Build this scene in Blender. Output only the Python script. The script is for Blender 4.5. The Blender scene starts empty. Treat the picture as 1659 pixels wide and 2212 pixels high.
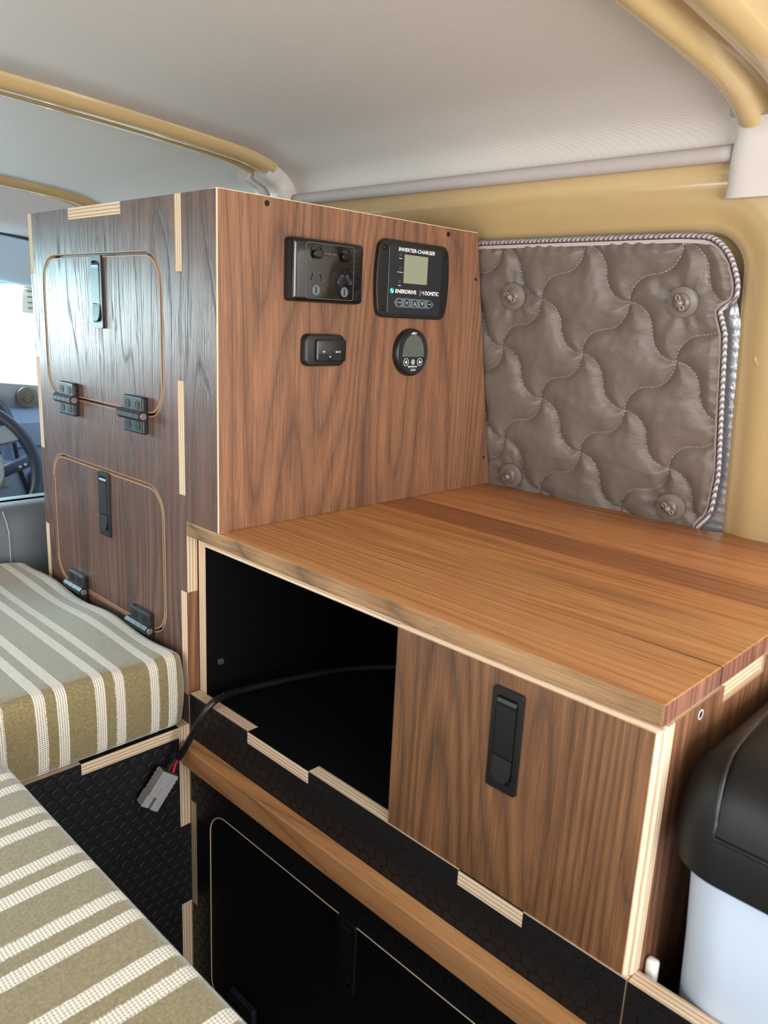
import bpy, bmesh, math, random
from mathutils import Vector, Matrix, kdtree
random.seed(7)
D = bpy.data
SC = bpy.context.scene
COL = SC.collection

# ------------------------------------------------------------------ camera
cam_d = D.cameras.new('camera'); cam = D.objects.new('camera', cam_d); COL.objects.link(cam)
R0 = Vector((0.702706, -0.139882, 0.697594)); 
RX = Vector((0.702706, -0.710028, 0.045441)); RY = Vector((-0.139882, -0.200496, -0.969657)); RZ = Vector((0.697594, 0.675027, -0.24021))
rot = Matrix((RX, -RY, -RZ)).transposed().to_4x4()
cam.matrix_world = Matrix.Translation((-0.50991, -0.76573, 0.25827)) @ rot
cam_d.sensor_fit = 'HORIZONTAL'; cam_d.sensor_width = 36.0
cam_d.lens = 1695.81 * 36.0 / 1659.0
cam_d.clip_start = 0.02; cam_d.clip_end = 200
SC.camera = cam
cam_d.dof.use_dof = True; cam_d.dof.focus_distance = 1.15; cam_d.dof.aperture_fstop = 14.0

# ------------------------------------------------------------------ world, lights, exposure
SC.view_settings.view_transform = 'Standard'
SC.view_settings.look = 'None'
SC.view_settings.gamma = 1.0
SC.view_settings.use_curve_mapping = False
SC.view_settings.exposure = 0.15

w = D.worlds.new('daylight'); SC.world = w; w.use_nodes = True
nt = w.node_tree; nt.nodes.clear()
o_ = nt.nodes.new('ShaderNodeOutputWorld'); bg = nt.nodes.new('ShaderNodeBackground')
tc = nt.nodes.new('ShaderNodeTexCoord'); sx = nt.nodes.new('ShaderNodeSeparateXYZ')
rp = nt.nodes.new('ShaderNodeValToRGB'); mr = nt.nodes.new('ShaderNodeMapRange')
mr.inputs['From Min'].default_value = -1; mr.inputs['From Max'].default_value = 1
nt.links.new(tc.outputs['Generated'], sx.inputs[0]); nt.links.new(sx.outputs['Z'], mr.inputs['Value'])
nt.links.new(mr.outputs[0], rp.inputs[0]); nt.links.new(rp.outputs[0], bg.inputs[0]); nt.links.new(bg.outputs[0], o_.inputs[0])
e = rp.color_ramp.elements
e[0].position = 0.0; e[0].color = (0.72, 0.76, 0.80, 1)
e[1].position = 1.0; e[1].color = (0.42, 0.66, 1.0, 1)
n_ = rp.color_ramp.elements.new(0.47); n_.color = (0.86, 0.92, 0.96, 1)
n_ = rp.color_ramp.elements.new(0.52); n_.color = (0.80, 0.93, 1.0, 1)
bg.inputs['Strength'].default_value = 1.35

def area(name, loc, direction, sxz, syz, power, color):
    l = D.lights.new(name, 'AREA'); l.shape = 'RECTANGLE'; l.size = sxz; l.size_y = syz
    l.energy = power; l.color = color
    o = D.objects.new(name, l); COL.objects.link(o); o.location = loc
    o.rotation_euler = Vector(direction).to_track_quat('-Z', 'Y').to_euler()
    return o
# daylight through the open tailgate behind the camera, the open sliding door on the left and the windscreen
area('tailgate_daylight', (-0.28, -1.75, 0.15), (0.10, 1, -0.10), 1.3, 0.9, 33, (1.0, 0.97, 0.94))
area('sliding_door_daylight', (-1.35, -0.35, 0.10), (1, 0.1, -0.12), 1.1, 0.8, 13, (1.0, 0.97, 0.95))
area('windscreen_daylight', (-0.25, 1.95, 0.35), (0.08, -1, -0.22), 1.3, 0.5, 60, (0.74, 0.92, 1.0)).data.specular_factor = 0.0

# ------------------------------------------------------------------ object helpers
def W(o):
    v = Vector((0, 0, 0))
    while o is not None:
        v += Vector(o.location); o = o.parent
    return v
def obj(name, bm, mats, parent=None, label=None, smooth=False, recalc=True):
    if recalc: bmesh.ops.recalc_face_normals(bm, faces=bm.faces[:])
    me = D.meshes.new(name)
    if parent is not None:
        off = W(parent)
        bmesh.ops.translate(bm, vec=-off, verts=bm.verts[:])
    if smooth:
        for f in bm.faces: f.smooth = True
    bm.to_mesh(me); bm.free()
    if not isinstance(mats, (list, tuple)): mats = [mats]
    for m in mats: me.materials.append(m)
    o = D.objects.new(name, me); COL.objects.link(o)
    if parent is not None: o.parent = parent
    if label: o['label'] = label
    if smooth == 'auto':
        try: me.set_sharp_from_angle(angle=math.radians(38))
        except Exception: pass
    return o
def thing(name, label, cat, loc=(0, 0, 0), group=None):
    o = D.objects.new(name, None); o.empty_display_size = 0.05; COL.objects.link(o); o.location = loc
    o['label'] = label; o['category'] = cat
    if group: o['group'] = group
    return o
def tag(o, label, cat, group=None):
    o['label'] = label; o['category'] = cat
    if group: o['group'] = group
    return o
def struct(o): o['kind'] = 'structure'; return o
NB = bmesh.new
def box(bm, x0, x1, y0, y1, z0, z1, mi=0, bev=0, seg=2):
    vs = [bm.verts.new((x, y, z)) for x in (x0, x1) for y in (y0, y1) for z in (z0, z1)]
    F = [(0, 1, 3, 2), (4, 6, 7, 5), (0, 4, 5, 1), (2, 3, 7, 6), (0, 2, 6, 4), (1, 5, 7, 3)]
    fs = []
    for f in F:
        q = bm.faces.new([vs[i] for i in f]); q.material_index = mi; fs.append(q)
    bmesh.ops.recalc_face_normals(bm, faces=fs)
    if bev:
        es = list({e for f in fs for e in f.edges})
        r = bmesh.ops.bevel(bm, geom=es, offset=bev, segments=seg, affect='EDGES', profile=0.5)
        for f in r['faces']: f.material_index = mi
    return vs
def P3(axis, u, v, d):
    # 2D (u,v) on a plane with normal along axis at depth d.  x: (Y,Z)  y: (X,Z)  z: (X,Y)
    if axis == 'x': return Vector((d, u, v))
    if axis == 'y': return Vector((u, d, v))
    return Vector((u, v, d))
def plate(bm, outer, holes, axis, lo, hi, m_lo=0, m_hi=0, m_side=1):
    es = []
    loops = []
    for lp in [outer] + list(holes):
        vs = [bm.verts.new(P3(axis, u, v, lo)) for u, v in lp]
        loops.append(vs)
        es += [bm.edges.new((vs[i], vs[(i + 1) % len(vs)])) for i in range(len(vs))]
    r = bmesh.ops.triangle_fill(bm, use_beauty=True, use_dissolve=False, edges=es)
    lof = [g for g in r['geom'] if isinstance(g, bmesh.types.BMFace)]
    for f in lof: f.material_index = m_lo
    vmap = {}
    for vs in loops:
        for v in vs:
            c = v.co.copy(); c['xyz'.index(axis)] = hi
            vmap[v] = bm.verts.new(c)
    for f in lof:
        q = bm.faces.new([vmap[v] for v in reversed(f.verts)]); q.material_index = m_hi
    for vs in loops:
        n = len(vs)
        for i in range(n):
            a, b = vs[i], vs[(i + 1) % n]
            q = bm.faces.new((a, b, vmap[b], vmap[a])); q.material_index = m_side
def rrect(u0, u1, v0, v1, r, n=8):
    pts = []
    for cu, cv, a0 in ((u1 - r, v1 - r, 0), (u0 + r, v1 - r, 90), (u0 + r, v0 + r, 180), (u1 - r, v0 + r, 270)):
        for i in range(n + 1):
            a = math.radians(a0 + 90 * i / n); pts.append((cu + r * math.cos(a), cv + r * math.sin(a)))
    return pts
def rect(u0, u1, v0, v1): return [(u0, v0), (u1, v0), (u1, v1), (u0, v1)]
def circle(cu, cv, r, n=24, s=1.0): return [(cu + r * math.cos(2 * math.pi * i / n), cv + s * r * math.sin(2 * math.pi * i / n)) for i in range(n)]
def loft(bm, rings, mi=0, cap0=True, cap1=True, closed=True):
    V = [[bm.verts.new(p) for p in r] for r in rings]
    n = len(V[0])
    for a, b in zip(V, V[1:]):
        for i in range(n if closed else n - 1):
            f = bm.faces.new((a[i], a[(i + 1) % n], b[(i + 1) % n], b[i])); f.material_index = mi
    if closed and cap0: bm.faces.new(V[0]).material_index = mi
    if closed and cap1: bm.faces.new(V[-1]).material_index = mi
    return V
def dome(bm, pts2, axis, steps, mi=0, cen=None):
    """stack of scaled 2D loops: steps = [(depth, inset)]; loops shrink about centre by inset"""
    if cen is None: cen = (sum(p[0] for p in pts2) / len(pts2), sum(p[1] for p in pts2) / len(pts2))
    mu = max(abs(p[0] - cen[0]) for p in pts2); mv = max(abs(p[1] - cen[1]) for p in pts2)
    rings = []
    for d, ins in steps:
        rings.append([P3(axis, cen[0] + (p[0] - cen[0]) * (1 - ins / mu), cen[1] + (p[1] - cen[1]) * (1 - ins / mv), d) for p in pts2])
    loft(bm, rings, mi)
def tube(bm, pts, r, n=10, mi=0, closed=False, twist=None):
    P = [Vector(p) for p in pts]; m = len(P)
    rings = []; up = None; s = 0
    for i in range(m):
        if closed: t = P[(i + 1) % m] - P[i - 1]
        else: t = P[min(i + 1, m - 1)] - P[max(i - 1, 0)]
        t.normalize()
        if up is None:
            up = Vector((0, 0, 1)) if abs(t.z) < .9 else Vector((1, 0, 0))
        a = up - t * up.dot(t); a.normalize(); up = a; b = t.cross(a)
        if i: s += (P[i] - P[i - 1]).length
        rr = r[i] if isinstance(r, (list, tuple)) else r
        ring = []
        for k in range(n):
            an = 2 * math.pi * k / n
            q = rr
            if twist: q = rr * (1 + .09 * math.cos(3 * an + s * twist))
            ring.append(P[i] + (a * math.cos(an) + b * math.sin(an)) * q)
        rings.append(ring)
    V = [[bm.verts.new(p) for p in rg] for rg in rings]
    L = m if closed else m - 1
    for i in range(L):
        A, B = V[i], V[(i + 1) % m]
        for k in range(n):
            f = bm.faces.new((A[k], A[(k + 1) % n], B[(k + 1) % n], B[k])); f.material_index = mi
    if not closed:
        bm.faces.new(V[0]).material_index = mi; bm.faces.new(V[-1]).material_index = mi
def spline(pts, n=8):
    P = [Vector(p) for p in pts]; out = []
    for i in range(len(P) - 1):
        p0 = P[max(i - 1, 0)]; p1 = P[i]; p2 = P[i + 1]; p3 = P[min(i + 2, len(P) - 1)]
        for k in range(n):
            t = k / n
            out.append(0.5 * ((2 * p1) + (-p0 + p2) * t + (2 * p0 - 5 * p1 + 4 * p2 - p3) * t * t + (-p0 + 3 * p1 - 3 * p2 + p3) * t ** 3))
    out.append(P[-1]); return out
def lerp(a, b, t): return a + (b - a) * t
def pw(x, xs, ys):
    if x <= xs[0]: return ys[0]
    for i in range(len(xs) - 1):
        if x <= xs[i + 1]: return lerp(ys[i], ys[i + 1], (x - xs[i]) / (xs[i + 1] - xs[i]))
    return ys[-1]

# ------------------------------------------------------------------ materials
def newmat(name):
    m = D.materials.new(name); m.use_nodes = True
    return m, m.node_tree, m.node_tree.nodes['Principled BSDF']
def pr(m_bsdf, **k):
    for a, v in k.items():
        n = a.replace('_', ' ')
        if n in m_bsdf.inputs: m_bsdf.inputs[n].default_value = v
def c4(c): return (c[0], c[1], c[2], 1)
def srgb(r, g, b):
    f = lambda x: ((x / 255) / 12.92 if x / 255 <= .04045 else (((x / 255) + .055) / 1.055) ** 2.4)
    return (f(r), f(g), f(b))
def flat(name, col, rough=.5, metal=0, spec=.5, coat=0, bump=None, var=0.0):
    m, t, b = newmat(name)
    pr(b, Base_Color=c4(col), Roughness=rough, Metallic=metal, Specular_IOR_Level=spec, Coat_Weight=coat)
    N = t.nodes; L = t.links
    tcn = N.new('ShaderNodeTexCoord'); nz = N.new('ShaderNodeTexNoise')
    L.new(tcn.outputs['Object'], nz.inputs['Vector'])
    nz.inputs['Scale'].default_value = bump[0] if bump else 60; nz.inputs['Detail'].default_value = 3
    r = N.new('ShaderNodeMapRange'); r.inputs['To Min'].default_value = max(0, rough - .05); r.inputs['To Max'].default_value = min(1, rough + .06)
    L.new(nz.outputs['Fac'], r.inputs['Value']); L.new(r.outputs[0], b.inputs['Roughness'])
    if bump:
        bp = N.new('ShaderNodeBump'); bp.inputs['Strength'].default_value = bump[1]; bp.inputs['Distance'].default_value = .001
        L.new(nz.outputs['Fac'], bp.inputs['Height']); L.new(bp.outputs[0], b.inputs['Normal'])
    if var:
        mx = N.new('ShaderNodeMix'); mx.data_type = 'RGBA'
        mx.inputs[6].default_value = c4([c * (1 - var) for c in col]); mx.inputs[7].default_value = c4([min(1, c * (1 + var)) for c in col])
        L.new(nz.outputs['Fac'], mx.inputs[0]); L.new(mx.outputs[2], b.inputs['Base Color'])
    return m
def ramp(t, elems):
    r = t.nodes.new('ShaderNodeValToRGB'); cr = r.color_ramp
    cr.elements[0].position = elems[0][0]; cr.elements[0].color = c4(elems[0][1])
    cr.elements[1].position = elems[-1][0]; cr.elements[1].color = c4(elems[-1][1])
    for p, c in elems[1:-1]:
        q = cr.elements.new(p); q.color = c4(c)
    return r
def math_(t, op, a, b=None, c=None):
    n = t.nodes.new('ShaderNodeMath'); n.operation = op
    for i, v in enumerate((a, b, c)):
        if v is None: continue
        if isinstance(v, (int, float)): n.inputs[i].default_value = v
        else: t.links.new(v, n.inputs[i])
    return n.outputs[0]
def mixc(t, fac, a, b, mode='MIX'):
    n = t.nodes.new('ShaderNodeMix'); n.data_type = 'RGBA'; n.blend_type = mode
    for i, v in ((0, fac), (6, a), (7, b)):
        if isinstance(v, (int, float)): n.inputs[i].default_value = v
        elif isinstance(v, tuple): n.inputs[i].default_value = c4(v)
        else: t.links.new(v, n.inputs[i])
    return n.outputs[2]
def stretched(t, sc, off=(0, 0, 0)):
    tcn = t.nodes.new('ShaderNodeTexCoord'); mp = t.nodes.new('ShaderNodeMapping')
    mp.inputs['Scale'].default_value = sc; mp.inputs['Location'].default_value = off
    t.links.new(tcn.outputs['Object'], mp.inputs['Vector']); return mp.outputs[0]
def noise(t, vec, scale, detail=2, rough=.5, dist=0):
    n = t.nodes.new('ShaderNodeTexNoise'); n.inputs['Scale'].default_value = scale; n.inputs['Detail'].default_value = detail
    n.inputs['Roughness'].default_value = rough; n.inputs['Distortion'].default_value = dist
    t.links.new(vec, n.inputs['Vector']); return n.outputs['Fac']
def walnut(name, dark, mid, light, off=(0, 0, 0), r0=.38, r1=.62, cath=11.0, axis='z', spec=.5, poros=.5, ringw=.20):
    """laminate with cathedral grain running along the axis"""
    m, t, b = newmat(name)
    lo = {'z': (1, 1, .11), 'y': (1, .09, 1), 'x': (.09, 1, 1)}[axis]
    fi = {'z': (1, 1, .030), 'y': (1, .030, 1), 'x': (.030, 1, 1)}[axis]
    v1 = stretched(t, lo, off); v2 = stretched(t, fi, off)
    big = noise(t, v1, 7.0, 1.5, .4, .1)
    rings = math_(t, 'FRACT', math_(t, 'MULTIPLY', big, cath * 2.2))
    rings = math_(t, 'ABSOLUTE', math_(t, 'SUBTRACT', math_(t, 'MULTIPLY', rings, 2), 1))
    fine = noise(t, v2, 900, 3, .65)
    mids = noise(t, v2, 260, 4, .68)
    broad = noise(t, v1, 26, 2, .5)
    med = noise(t, v2, 85, 1.5, .5)
    def line(val, c, wd):
        d_ = math_(t, 'ABSOLUTE', math_(t, 'SUBTRACT', val, c))
        n_ = t.nodes.new('ShaderNodeMapRange'); n_.inputs['From Min'].default_value = wd; n_.inputs['From Max'].default_value = 0
        n_.inputs['To Min'].default_value = 0; n_.inputs['To Max'].default_value = 1
        t.links.new(d_, n_.inputs['Value']); return n_.outputs[0]
    mod = noise(t, v1, 40, 2, .6)
    modr = ramp(t, [(.42, (0, 0, 0)), (.60, (1, 1, 1))]); t.links.new(mod, modr.inputs[0])
    veins = math_(t, 'MAXIMUM', line(med, .5, .022), math_(t, 'MAXIMUM', line(med, .40, .018), line(med, .60, .018)))
    ringl = line(rings, 0.0, .20)
    g = math_(t, 'ADD', math_(t, 'MULTIPLY', rings, ringw), math_(t, 'ADD', math_(t, 'MULTIPLY', mids, .50), math_(t, 'MULTIPLY', broad, .36)))
    g = math_(t, 'ADD', g, math_(t, 'MULTIPLY', math_(t, 'SUBTRACT', fine, .5), .55))
    rc = ramp(t, [(.28, dark), (.52, mid), (.80, light)])
    t.links.new(g, rc.inputs[0])
    # pores: short dark dashes, gathered along the veins and rings
    pr_ = ramp(t, [(.47, (0, 0, 0)), (.58, (1, 1, 1))]); t.links.new(fine, pr_.inputs[0])
    vr = math_(t, 'MAXIMUM', math_(t, 'MULTIPLY', veins, math_(t, 'MULTIPLY_ADD', modr.outputs[0], .7, .25)), math_(t, 'MULTIPLY', ringl, .9))
    pf = math_(t, 'MULTIPLY', math_(t, 'MULTIPLY_ADD', pr_.outputs[0], .65, .35), math_(t, 'ADD', math_(t, 'MULTIPLY', vr, .95), .06))
    col = mixc(t, math_(t, 'MULTIPLY', pf, .62), rc.outputs[0], tuple(c * .42 for c in dark))
    t.links.new(col, b.inputs['Base Color'])
    mr_ = t.nodes.new('ShaderNodeMapRange'); mr_.inputs['To Min'].default_value = r0; mr_.inputs['To Max'].default_value = r1
    t.links.new(pf, mr_.inputs['Value']); t.links.new(mr_.outputs[0], b.inputs['Roughness'])
    bp = t.nodes.new('ShaderNodeBump'); bp.inputs['Strength'].default_value = poros; bp.inputs['Distance'].default_value = .0006; bp.invert = True
    t.links.new(pf, bp.inputs['Height']); t.links.new(bp.outputs[0], b.inputs['Normal'])
    pr(b, Specular_IOR_Level=spec)
    return m
DK, MD, LT = srgb(82, 55, 39), srgb(127, 87, 62), srgb(160, 114, 83)
M = {}
M['walnut_end'] = walnut('walnut_laminate_end', DK, MD, LT, (3.1, 0, .4), .45, .65, ringw=.14)
M['walnut_aisle_shaded'] = walnut('walnut_laminate_aisle_shaded', srgb(66, 46, 40), srgb(92, 67, 58), srgb(114, 86, 75), (1.7, .6, 2.2), .30, .78, 13, poros=.8, spec=.40, ringw=.28)  # same laminate as the end panel, aisle-side shade put into its darker colour
M['walnut_drawer'] = walnut('walnut_laminate_drawer', srgb(66, 42, 26), srgb(103, 69, 43), srgb(132, 92, 60), (.3, 4.6, 1.15), .45, .65, 12)
M['walnut_side'] = walnut('walnut_laminate_side', DK, MD, LT, (5, 2.6, .3), .4, .6)

def plyedge(name, axis, period=.0044):
    m, t, b = newmat(name)
    tcn = t.nodes.new('ShaderNodeTexCoord'); s = t.nodes.new('ShaderNodeSeparateXYZ'); t.links.new(tcn.outputs['Object'], s.inputs[0])
    a = s.outputs['XYZ'.index(axis.upper())]
    wob = noise(t, tcn.outputs['Object'], 60, 2)
    a = math_(t, 'ADD', a, math_(t, 'MULTIPLY', math_(t, 'SUBTRACT', wob, .5), .0012))
    f = math_(t, 'FRACT', math_(t, 'ADD', math_(t, 'DIVIDE', a, period), 100))
    f = math_(t, 'ABSOLUTE', math_(t, 'SUBTRACT', math_(t, 'MULTIPLY', f, 2), 1))
    rc = ramp(t, [(.22, srgb(158, 128, 102)), (.42, srgb(200, 172, 142)), (.60, srgb(232, 212, 186)), (.9, srgb(222, 198, 168))])
    t.links.new(f, rc.inputs[0])
    sc = [900, 900, 900]; 
    nz = noise(t, tcn.outputs['Object'], 900, 3, .7)
    col = mixc(t, .35, rc.outputs[0], mixc(t, nz, srgb(140, 105, 78), srgb(245, 225, 195)))
    t.links.new(col, b.inputs['Base Color']); pr(b, Roughness=.75, Specular_IOR_Level=.2)
    return m
M['ply_x'] = plyedge('plywood_edge_x', 'x'); M['ply_y'] = plyedge('plywood_edge_y', 'y'); M['ply_z'] = plyedge('plywood_edge_z', 'z')

def hexmat(name, uv, bs=.8, sp=.35):
    m, t, b = newmat(name); N = t.nodes; L = t.links
    tcn = N.new('ShaderNodeTexCoord'); s = N.new('ShaderNodeSeparateXYZ'); L.new(tcn.outputs['Object'], s.inputs[0])
    cb = N.new('ShaderNodeCombineXYZ')
    L.new(math_(t, 'MULTIPLY_ADD', s.outputs[uv[0]], 1 / .0165, 200), cb.inputs[0]); L.new(math_(t, 'MULTIPLY_ADD', s.outputs[uv[1]], 1 / .0165, 200 * 1.7320508), cb.inputs[1])
    def vm(op, a, bb=None):
        n = N.new('ShaderNodeVectorMath'); n.operation = op
        for i, v in ((0, a), (1, bb)):
            if v is None: continue
            if isinstance(v, tuple): n.inputs[i].default_value = v
            else: L.new(v, n.inputs[i])
        return n
    r = (1, 1.7320508, 1); h = (.5, .8660254, 0)
    A = vm('SUBTRACT', vm('MODULO', cb.outputs[0], r).outputs[0], h).outputs[0]
    Bv = vm('SUBTRACT', vm('MODULO', vm('SUBTRACT', cb.outputs[0], h).outputs[0], r).outputs[0], h).outputs[0]
    da = vm('LENGTH', A).outputs['Value']; db = vm('LENGTH', Bv).outputs['Value']
    sel = math_(t, 'LESS_THAN', da, db)
    mx = N.new('ShaderNodeMix'); mx.data_type = 'VECTOR'; L.new(sel, mx.inputs[0]); L.new(Bv, mx.inputs[4]); L.new(A, mx.inputs[5])
    ab = vm('ABSOLUTE', mx.outputs[1]).outputs[0]
    dd = vm('DOT_PRODUCT', ab, (.5, .8660254, 0)).outputs['Value']
    s2 = N.new('ShaderNodeSeparateXYZ'); L.new(ab, s2.inputs[0])
    dist = math_(t, 'MAXIMUM', dd, s2.outputs[0])
    mr_ = N.new('ShaderNodeMapRange'); mr_.interpolation_type = 'SMOOTHSTEP'
    mr_.inputs['From Min'].default_value = .40; mr_.inputs['From Max'].default_value = .47; L.new(dist, mr_.inputs['Value'])
    nz = noise(t, tcn.outputs['Object'], 1500, 2, .6)
    hgt = math_(t, 'ADD', math_(t, 'MULTIPLY', math_(t, 'SUBTRACT', 1, mr_.outputs[0]), 1.0), math_(t, 'MULTIPLY', nz, .22))
    bp = N.new('ShaderNodeBump'); bp.inputs['Strength'].default_value = bs; bp.inputs['Distance'].default_value = .0009
    L.new(hgt, bp.inputs['Height']); L.new(bp.outputs[0], b.inputs['Normal'])
    L.new(mixc(t, mr_.outputs[0], srgb(27, 26, 28), srgb(13, 12, 14)), b.inputs['Base Color'])
    L.new(math_(t, 'MULTIPLY_ADD', mr_.outputs[0], .25, .38), b.inputs['Roughness'])
    pr(b, Specular_IOR_Level=sp)
    return m
M['hex_x'] = hexmat('black_hex_phenolic_aisle', (1, 2), .5, .22); M['hex_y'] = hexmat('black_hex_phenolic_cross', (0, 2))
M['black_film'] = flat('black_phenolic_film', srgb(14, 14, 16), .32, spec=.35)

def counter_mat():
    m, t, b = newmat('hardwood_counter'); N = t.nodes; L = t.links
    tcn = N.new('ShaderNodeTexCoord'); s = N.new('ShaderNodeSeparateXYZ'); L.new(tcn.outputs['Object'], s.inputs[0])
    px = math_(t, 'ADD', s.outputs[0], math_(t, 'MULTIPLY', 0, 0))
    idx = math_(t, 'FLOOR', math_(t, 'DIVIDE', math_(t, 'ADD', px, .0), .1))
    wn = N.new('ShaderNodeTexWhiteNoise'); wn.noise_dimensions = '1D'; L.new(math_(t, 'ADD', idx, 31.7), wn.inputs['W'])
    v1 = stretched(t, (1, .028, 1), (.4, 0, 0)); v2 = stretched(t, (1, .014, 1))
    # offset per plank
    ad = N.new('ShaderNodeVectorMath'); ad.operation = 'ADD'; cb = N.new('ShaderNodeCombineXYZ')
    L.new(math_(t, 'MULTIPLY', wn.outputs['Value'], 7), cb.inputs[2]); L.new(v1, ad.inputs[0]); L.new(cb.outputs[0], ad.inputs[1])
    big = noise(t, ad.outputs[0], 12, 1.5, .4, .1)
    rings = math_(t, 'ABSOLUTE', math_(t, 'SUBTRACT', math_(t, 'MULTIPLY', math_(t, 'FRACT', math_(t, 'MULTIPLY', big, 26)), 2), 1))
    mids = noise(t, v2, 230, 4, .7); fine = noise(t, v2, 900, 3, .7)
    g = math_(t, 'ADD', math_(t, 'MULTIPLY', rings, .13), math_(t, 'ADD', math_(t, 'MULTIPLY', mids, .75), math_(t, 'MULTIPLY', fine, .30)))
    g = math_(t, 'ADD', g, math_(t, 'MULTIPLY', math_(t, 'SUBTRACT', wn.outputs['Value'], .5), .08))
    rc = ramp(t, [(.34, srgb(126, 82, 50)), (.50, srgb(170, 116, 70)), (.64, srgb(192, 136, 86)), (.85, srgb(206, 154, 102))])
    L.new(g, rc.inputs[0])
    # rear planks are redder: heartwood band
    bw = math_(t, 'MULTIPLY', math_(t, 'GREATER_THAN', s.outputs[0], .335), math_(t, 'MULTIPLY_ADD', wn.outputs['Value'], .5, .35))
    col = mixc(t, bw, rc.outputs[0], mixc(t, 1.0, rc.outputs[0], srgb(226, 180, 158), 'MULTIPLY'))
    # streaks of dark heartwood
    tint = N.new('ShaderNodeValToRGB'); tint.color_ramp.interpolation = 'CONSTANT'
    ce = tint.color_ramp.elements; ce[0].position = 0; ce[0].color = (1.0, 1.0, 1.0, 1); ce[1].position = .1 / .6; ce[1].color = (1.03, 1.04, 1.0, 1)
    for p_, c_ in ((.2, (1.10, 1.03, .92)), (.268, (.70, .58, .52)), (.338, (1.14, 1.05, .94)), (.415, (1.02, .92, .84)), (.452, (.90, .78, .70)), (.50, (.68, .60, .55))):
        q_ = ce.new(p_ / .6); q_.color = c4(c_)
    L.new(math_(t, 'DIVIDE', s.outputs[0], .6), tint.inputs[0])
    col = mixc(t, 1.0, rc.outputs[0], tint.outputs[0], 'MULTIPLY')
    st = noise(t, stretched(t, (1, .045, 1), (.9, 0, 0)), 38, 1, .5)
    sr = ramp(t, [(.60, (0, 0, 0)), (.70, (1, 1, 1))]); L.new(st, sr.inputs[0])
    col = mixc(t, math_(t, 'MULTIPLY', sr.outputs[0], .35), col, srgb(112, 66, 40))
    # joint line
    fr = math_(t, 'ABSOLUTE', math_(t, 'SUBTRACT', math_(t, 'FRACT', math_(t, 'ADD', math_(t, 'DIVIDE', px, .1), .5)), .5))
    jl = math_(t, 'LESS_THAN', fr, .006)
    jn = math_(t, 'GREATER_THAN', noise(t, stretched(t, (1, 1, 1), (2, 3, 0)), 3.0, 0), .49)
    jl = math_(t, 'MULTIPLY', jl, math_(t, 'MULTIPLY_ADD', jn, .20, .08))
    col = mixc(t, jl, col, srgb(58, 30, 18))
    # front face: weathered paler, side end: reddish end grain
    ge = N.new('ShaderNodeNewGeometry'); sn = N.new('ShaderNodeSeparateXYZ'); L.new(ge.outputs['Normal'], sn.inputs[0])
    L.new(col, b.inputs['Base Color'])
    bp = N.new('ShaderNodeBump'); bp.inputs['Strength'].default_value = .25; bp.inputs['Distance'].default_value = .0005
    L.new(g, bp.inputs['Height']); L.new(bp.outputs[0], b.inputs['Normal'])
    pr(b, Roughness=.42, Specular_IOR_Level=.45)
    return m
M['counter'] = counter_mat()
M['counter_end'] = walnut('counter_end_grain', srgb(88, 54, 44), srgb(130, 86, 70), srgb(164, 116, 96), (0, 0, 0), .5, .6, 16)
M['counter_front'] = walnut('counter_front_edge', srgb(86, 62, 40), srgb(138, 104, 70), srgb(176, 140, 100), (.2, .3, 0), .45, .6, 14, axis='y', spec=.5)
M['rail'] = walnut('timber_rail', srgb(150, 104, 66), srgb(184, 132, 86), srgb(204, 154, 106), (.8, .1, 0), .42, .5, 6, axis='y', poros=.15)
M['paint'] = flat('tan_body_paint', srgb(180, 155, 111), .16, spec=.55, coat=.5, var=.03)
M['grey_trim'] = flat('grey_plastic_trim', srgb(200, 193, 188), .42, bump=(700, .15))
M['black_sat'] = flat('black_satin_plastic', srgb(20, 20, 21), .36, bump=(900, .08))
M['black_hinge'] = flat('black_hinge_plastic', srgb(30, 33, 37), .38, spec=.4, bump=(900, .08))
M['black_gloss'] = flat('black_gloss_plastic', srgb(10, 10, 12), .07, spec=.6)
M['black_hole'] = flat('black_recess', srgb(4, 4, 4), .6)
M['rim'] = flat('routed_plywood_rim', srgb(176, 128, 98), .6)
M['screw'] = flat('black_screw_metal', srgb(30, 28, 27), .35, metal=.7)
M['pin'] = flat('hinge_pin_metal', srgb(142, 128, 122), .35, metal=.6)
M['white_print'] = flat('white_print', srgb(235, 235, 232), .5)
M['grey_print'] = flat('grey_print', srgb(130, 128, 122), .5)
M['teal_print'] = flat('teal_print', srgb(20, 165, 165), .5)
M['lcd'] = flat('lcd_screen', srgb(136, 139, 118), .25)
M['lcd_dark'] = flat('lcd_screen_dim', srgb(84, 90, 82), .15)
M['face'] = flat('charcoal_fascia', srgb(34, 37, 41), .25)
M['btn_ring'] = flat('button_ring_grey', srgb(88, 100, 104), .4)
M['grey_conn'] = flat('grey_connector_plastic', srgb(150, 148, 150), .4, bump=(500, .1))
M['red_wire'] = flat('red_wire_insulation', srgb(196, 24, 40), .4)
M['cable'] = flat('black_cable_sheath', srgb(22, 21, 22), .35)
M['copper_print'] = flat('cable_marking', srgb(110, 100, 92), .5)
M['steel'] = flat('steel_screw', srgb(170, 165, 155), .3, metal=.9)
M['foil'] = flat('silver_foil', srgb(200, 205, 212), .3, metal=.85, bump=(260, .5))
M['lid'] = flat('black_lid_plastic', srgb(17, 17, 18), .50, spec=.35, bump=(1200, .05))
M['white_body'] = flat('white_plastic', srgb(188, 202, 220), .45)
M['seat'] = flat('grey_seat_vinyl', srgb(96, 104, 112), .5, bump=(300, .3))
M['dash'] = flat('grey_dash_plastic_sky_tinted', srgb(150, 176, 214), .5, bump=(500, .15))  # grey plastic, the blue of the sky light is painted into its colour
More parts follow.
